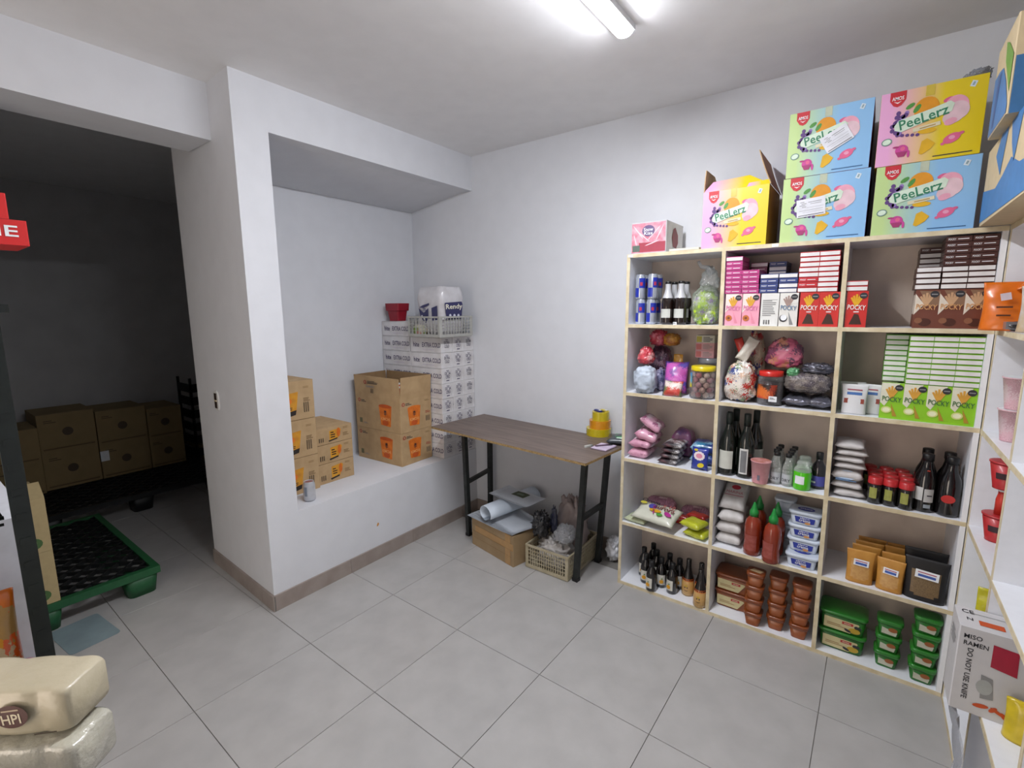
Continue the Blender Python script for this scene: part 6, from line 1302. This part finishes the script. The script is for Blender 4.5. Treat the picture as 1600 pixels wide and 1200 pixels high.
# ------------------------------------------------------------------ store room behind the doorway
PG = mat('#1f5a34', .5, noise_amt=.08, name='green_pallet'); PB = mat('#1a1c1c', .5, noise_amt=.1, name='black_pallet')
def pallet(lb, cx, cy, w, d, mt, grid):
    r = T('plastic_pallet', lb, 'pallet', (cx,cy,.0003)); h = .150; m = MB()
    for i in (-1,0,1):
        for j in (-1,0,1):
            m = MB(); x, y = i*(w/2-.085), j*(d/2-.085); m.loft([rrect(.13,.13,0,.03,3), rrect(.16,.16,h-.035,.035,3)], mt, True, TR(x,y,0)); m.build('foot_block', r)
    m = MB()
    for (a, b) in (((-w/2,-d/2),(w/2,-d/2+.035)), ((-w/2,d/2-.035),(w/2,d/2)), ((-w/2,-d/2+.035),(-w/2+.035,d/2-.035)), ((w/2-.035,-d/2+.035),(w/2,d/2-.035))): m.box((a[0],a[1],h-.04), (b[0],b[1],h), mt)
    m.build('rim', r); m = MB(); q = .105; n = int((w+d)/q)
    for k in range(-n, n):
        for s in (1,-1):                 # diagonal lattice, clipped to the deck
            c0 = k*q; pts = []
            xa, xb = -w/2+.03, w/2-.03
            ya, yb_ = s*xa+c0, s*xb+c0; lo, hi = -d/2+.03, d/2-.03
            P = [Vector((xa,ya,0)), Vector((xb,yb_,0))]
            def cl(P):
                a, b = P; 
                for lim, sg in ((lo,1),(hi,-1)):
                    fa, fb = sg*(a.y-lim), sg*(b.y-lim)
                    if fa < 0 and fb < 0: return None
                    if fa < 0: a = a+(b-a)*(fa/(fa-fb))
                    elif fb < 0: b = b+(a-b)*(fb/(fb-fa))
                return a, b
            R_ = cl(P)
            if R_ and (R_[1]-R_[0]).length > .02:
                a, b = R_; dv = (b-a).normalized(); nv = Vector((-dv.y,dv.x,0))*.005
                m.loft([[tuple(p+nv+Vector((0,0,h-.025))), tuple(p-nv+Vector((0,0,h-.025))), tuple(p-nv+Vector((0,0,h-.003))), tuple(p+nv+Vector((0,0,h-.003)))] for p in (a,b)], grid, False)
    o = m.build('deck_lattice', r); o['kind'] = 'stuff'; return r
pallet('green plastic pallet with diamond lattice deck in the doorway', -1.345, -2.45, 1.22, 1.0, PG, PB)
pallet('black plastic pallet under the far brown boxes', -2.72, -1.62, 1.12, 1.30, PB, PB)
KD = mat('#8c7750', .75, noise_amt=.06, scale=10)
def far_box(lb, x, y0, y1, z0, z1, prints=1):
    w, d = .42, abs(y1-y0)-.004; r = T('cardboard_box', lb, 'box', (x-w/2,(y0+y1)/2,z0), 0, 'brown boxes in the store room'); m = MB(); m.loft([rrect(w,d,.0004,.003,1), rrect(w,d,z1-z0-.0006,.003,1)], KD, False); m.build('body', r)
    m = MB(); G = SIDE(w); hh = z1-z0; m.ell(0,hh*.5,.035,.035,mat('#4a3a28',.6),G,1); lines(m, -d*.28, hh*.8, .08, .03, 2, mat('#5a4630',.7), G); m.rect(0,hh*.08,d*.9,.012,mat('#6a5436',.7),G,1); m.build('print', r)
ys = [-2.26+.0, -2.077, -1.711, -1.347, -1.065]
names = ['left','second','third','right']
cols = [(-2.26-.15,-2.080),(-2.077,-1.713),(-1.711,-1.349),(-1.347,-1.067)]
for i, (a, b) in enumerate(cols):
    for k in range(2):
        top = [.27,.315,.30,.28][i]; far_box(f'brown box in the store room, {["lower","upper"][k]} one in the {names[i]} column', -2.85 if i else -2.80, a, b, .1508+k*top, .1508+(k+1)*top)
m = MB(); far = [o for o in S.objects if o.get('label') == 'brown box in the store room, lower one in the third column'][0]; m.rect(-.15,.20,.06,.09,WHT,SIDE(.42),2); m.build('white_label', far)
r = T('brown_case', 'tall dark crate at the right end of the store room boxes', 'crate', (-3.02,-.80,.0003)); m = MB()
for z in range(7): m.box((-.16,-.17,.03+z*.13), (.16,-.155,.11+z*.13), PB); m.box((.145,-.155,.03+z*.13), (.16,.17,.11+z*.13), PB)
for a, b in ((-.16,-.17),(.14,-.17),(.14,.15),(-.16,.15)): m.box((a,b,0), (a+.02,b+.02,.95), PB)
m.box((-.16,-.17,.005),(.16,.17,.03),PB); m.build('frame', r)
far_box('small brown box inside the dark tall crate', -2.92, -.93, -.68, .0305, .26)
# two boxes with blue and green print at the pallet's edge
GRV = mat('#4a6a3a', .6); BLV = mat('#2a3a6a', .6); KB2 = mat('#b8a478', .75, noise_amt=.05)
for k in range(2):
    r = T('vegetable_box', ['brown box with blue and green print, lower one on the green pallet','brown box with blue and green print, upper one on the green pallet'][k], 'box', (-.745-.19, -2.375-.14, .1508+k*.275), 0, 'printed boxes on the green pallet'); m = MB()
    m.loft([rrect(.38,.28,0,.003,1), rrect(.38,.28,.274,.003,1)], KB2, False); m.build('body', r)
    m = MB(); G = SIDE(.38); m.rect(.02,.17,.07,.10,BLV,G,1); m.ell(.065,.05,.045,.032,GRV,G,1); m.ell(.07,.055,.02,.016,mat('#7a9a5a',.6),G,2); m.build('print', r)
    if k:
        m = MB(); m.loft([[(.19,-.14,.274),(.19,.14,.274),(.186,.14,.274),(.186,-.14,.274)],[(.10,-.14,.335),(.10,.14,.335),(.096,.14,.335),(.096,-.14,.335)]], KB2, False); m.build('flap', r)
r = T('blue_patch', 'thin flat blue patch lying on the floor by the pallet', 'sheet', (-.60,-2.33,.0008), .1); m = MB(); m.loft([rrect(.30,.20,0,.02,3), rrect(.30,.20,.0012,.02,3)], mat('#87999e',.5,noise_amt=.1,scale=8), False); m.build('sheet', r)  # thin flat blue-grey patch on the floor
# ------------------------------------------------------------------ settle the goods inside their compartments
def things_in_shelf():
    bpy.context.view_layer.update(); R_ = []
    for o in S.objects:
        if o.parent or not o.get('category') or o in (shelf, rs): continue
        P = [c.matrix_world @ Vector(q) for c in [o]+list(o.children_recursive) if c.type == 'MESH' for q in c.bound_box]
        if not P: continue
        lo = [min(p[i] for p in P) for i in range(3)]; hi = [max(p[i] for p in P) for i in range(3)]; cx, cy_, cz_ = [(lo[i]+hi[i])/2 for i in range(3)]
        if X0 < cx < X3 and -.335 < cy_ < 0 and .01 < cz_ < 1.87: R_.append([o, lo, hi])
    return R_
XS = [X0, X1, X2, X3]; GAP = .0016
def cell(o, lo, hi):
    cx = (lo[0]+hi[0])/2; cz_ = (lo[2]+hi[2])/2; k = max(i for i in range(5) if BZ[i] < cz_); ci = max(i for i in range(3) if XS[i]+lean(cz_)*(i in (1,2)) < cx)
    a = XS[ci]+.0085+(max(lean(lo[2]),lean(hi[2])) if ci else 0); b = XS[ci+1]-.0085+(min(lean(lo[2]),lean(hi[2])) if ci < 2 else 0)
    return ci, k, a+GAP*.3, b-GAP*.3, BZ[k+1]-BT/2-.0008
def move(t, d):
    for i in range(3): t[1][i] += d[i]; t[2][i] += d[i]
    t[0].location = t[0].location+Vector(d)
SH = things_in_shelf()
for t in SH:
    o, lo, hi = t; ci, k, a, b, top = cell(o, lo, hi); wx = hi[0]-lo[0]
    if wx > b-a: f_ = (b-a)/wx*.998; o.scale.x *= f_; o.scale.y *= f_
    if hi[2] > top and o['category'] != 'snack box': o.scale.z *= (top-o.location.z)/(hi[2]-o.location.z)
SH = things_in_shelf(); ROUND = {'bottle','jar','can','cup'}; CL = {}
for t in SH: t.append(cell(t[0], t[1], t[2])); t.append(0.0)
def clampx(t):
    o, lo, hi, (ci, k, a, b, top), _ = t
    dx = a-lo[0] if lo[0] < a else b-hi[0] if hi[0] > b else 0
    dy = -.0052-hi[1] if hi[1] > -.0052 else 0
    if dx or dy: move(t, (dx, dy, 0))
for t in SH: clampx(t)
for it in range(24):
    n_ = 0
    for i in range(len(SH)):
        A = SH[i]
        for j in range(i+1, len(SH)):
            B = SH[j]
            if A[3][:2] != B[3][:2]: continue
            ra, rb = A[0]['category'] in ROUND, B[0]['category'] in ROUND
            p_ = [min(A[2][q],B[2][q])-max(A[1][q],B[1][q]) for q in range(3)]
            if min(p_) <= .0004: continue
            if A[0]['category'] == 'snack box' and B[0]['category'] == 'snack box' and p_[0] > .012: continue
            if p_[2] < .009:
                if p_[2] > min(p_[0],p_[1]): pass
                up = A if A[1][2] > B[1][2] else B
                if up[2][2]+p_[2] < up[3][4]+.004: move(up, (0,0,p_[2]+.0004)); n_ += 1
                continue
            ca = [(A[1][q]+A[2][q])/2 for q in range(2)]; cb = [(B[1][q]+B[2][q])/2 for q in range(2)]
            if ra and rb:
                r_ = (A[2][0]-A[1][0]+B[2][0]-B[1][0])/2; d = Vector((ca[0]-cb[0], ca[1]-cb[1])); L_ = d.length
                if L_ >= r_+.0005: continue
                d = d/L_*min((r_-L_+.001)/2, .006); dv = (d.x, d.y, 0)
            else:
                ax = 0 if p_[0] <= p_[1] else 1
                if p_[ax] > .05: continue
                s_ = 1 if ca[ax] > cb[ax] else -1; q = min(p_[ax]/2+.0004, .006); dv = (q*s_, 0, 0) if ax == 0 else (0, q*s_, 0)
            for t, sg in ((A,1),(B,-1)):
                if t[4] < .03: move(t, tuple(sg*x for x in dv)); t[4] += Vector(dv).length; clampx(t)
            n_ += 1
    if not n_: break
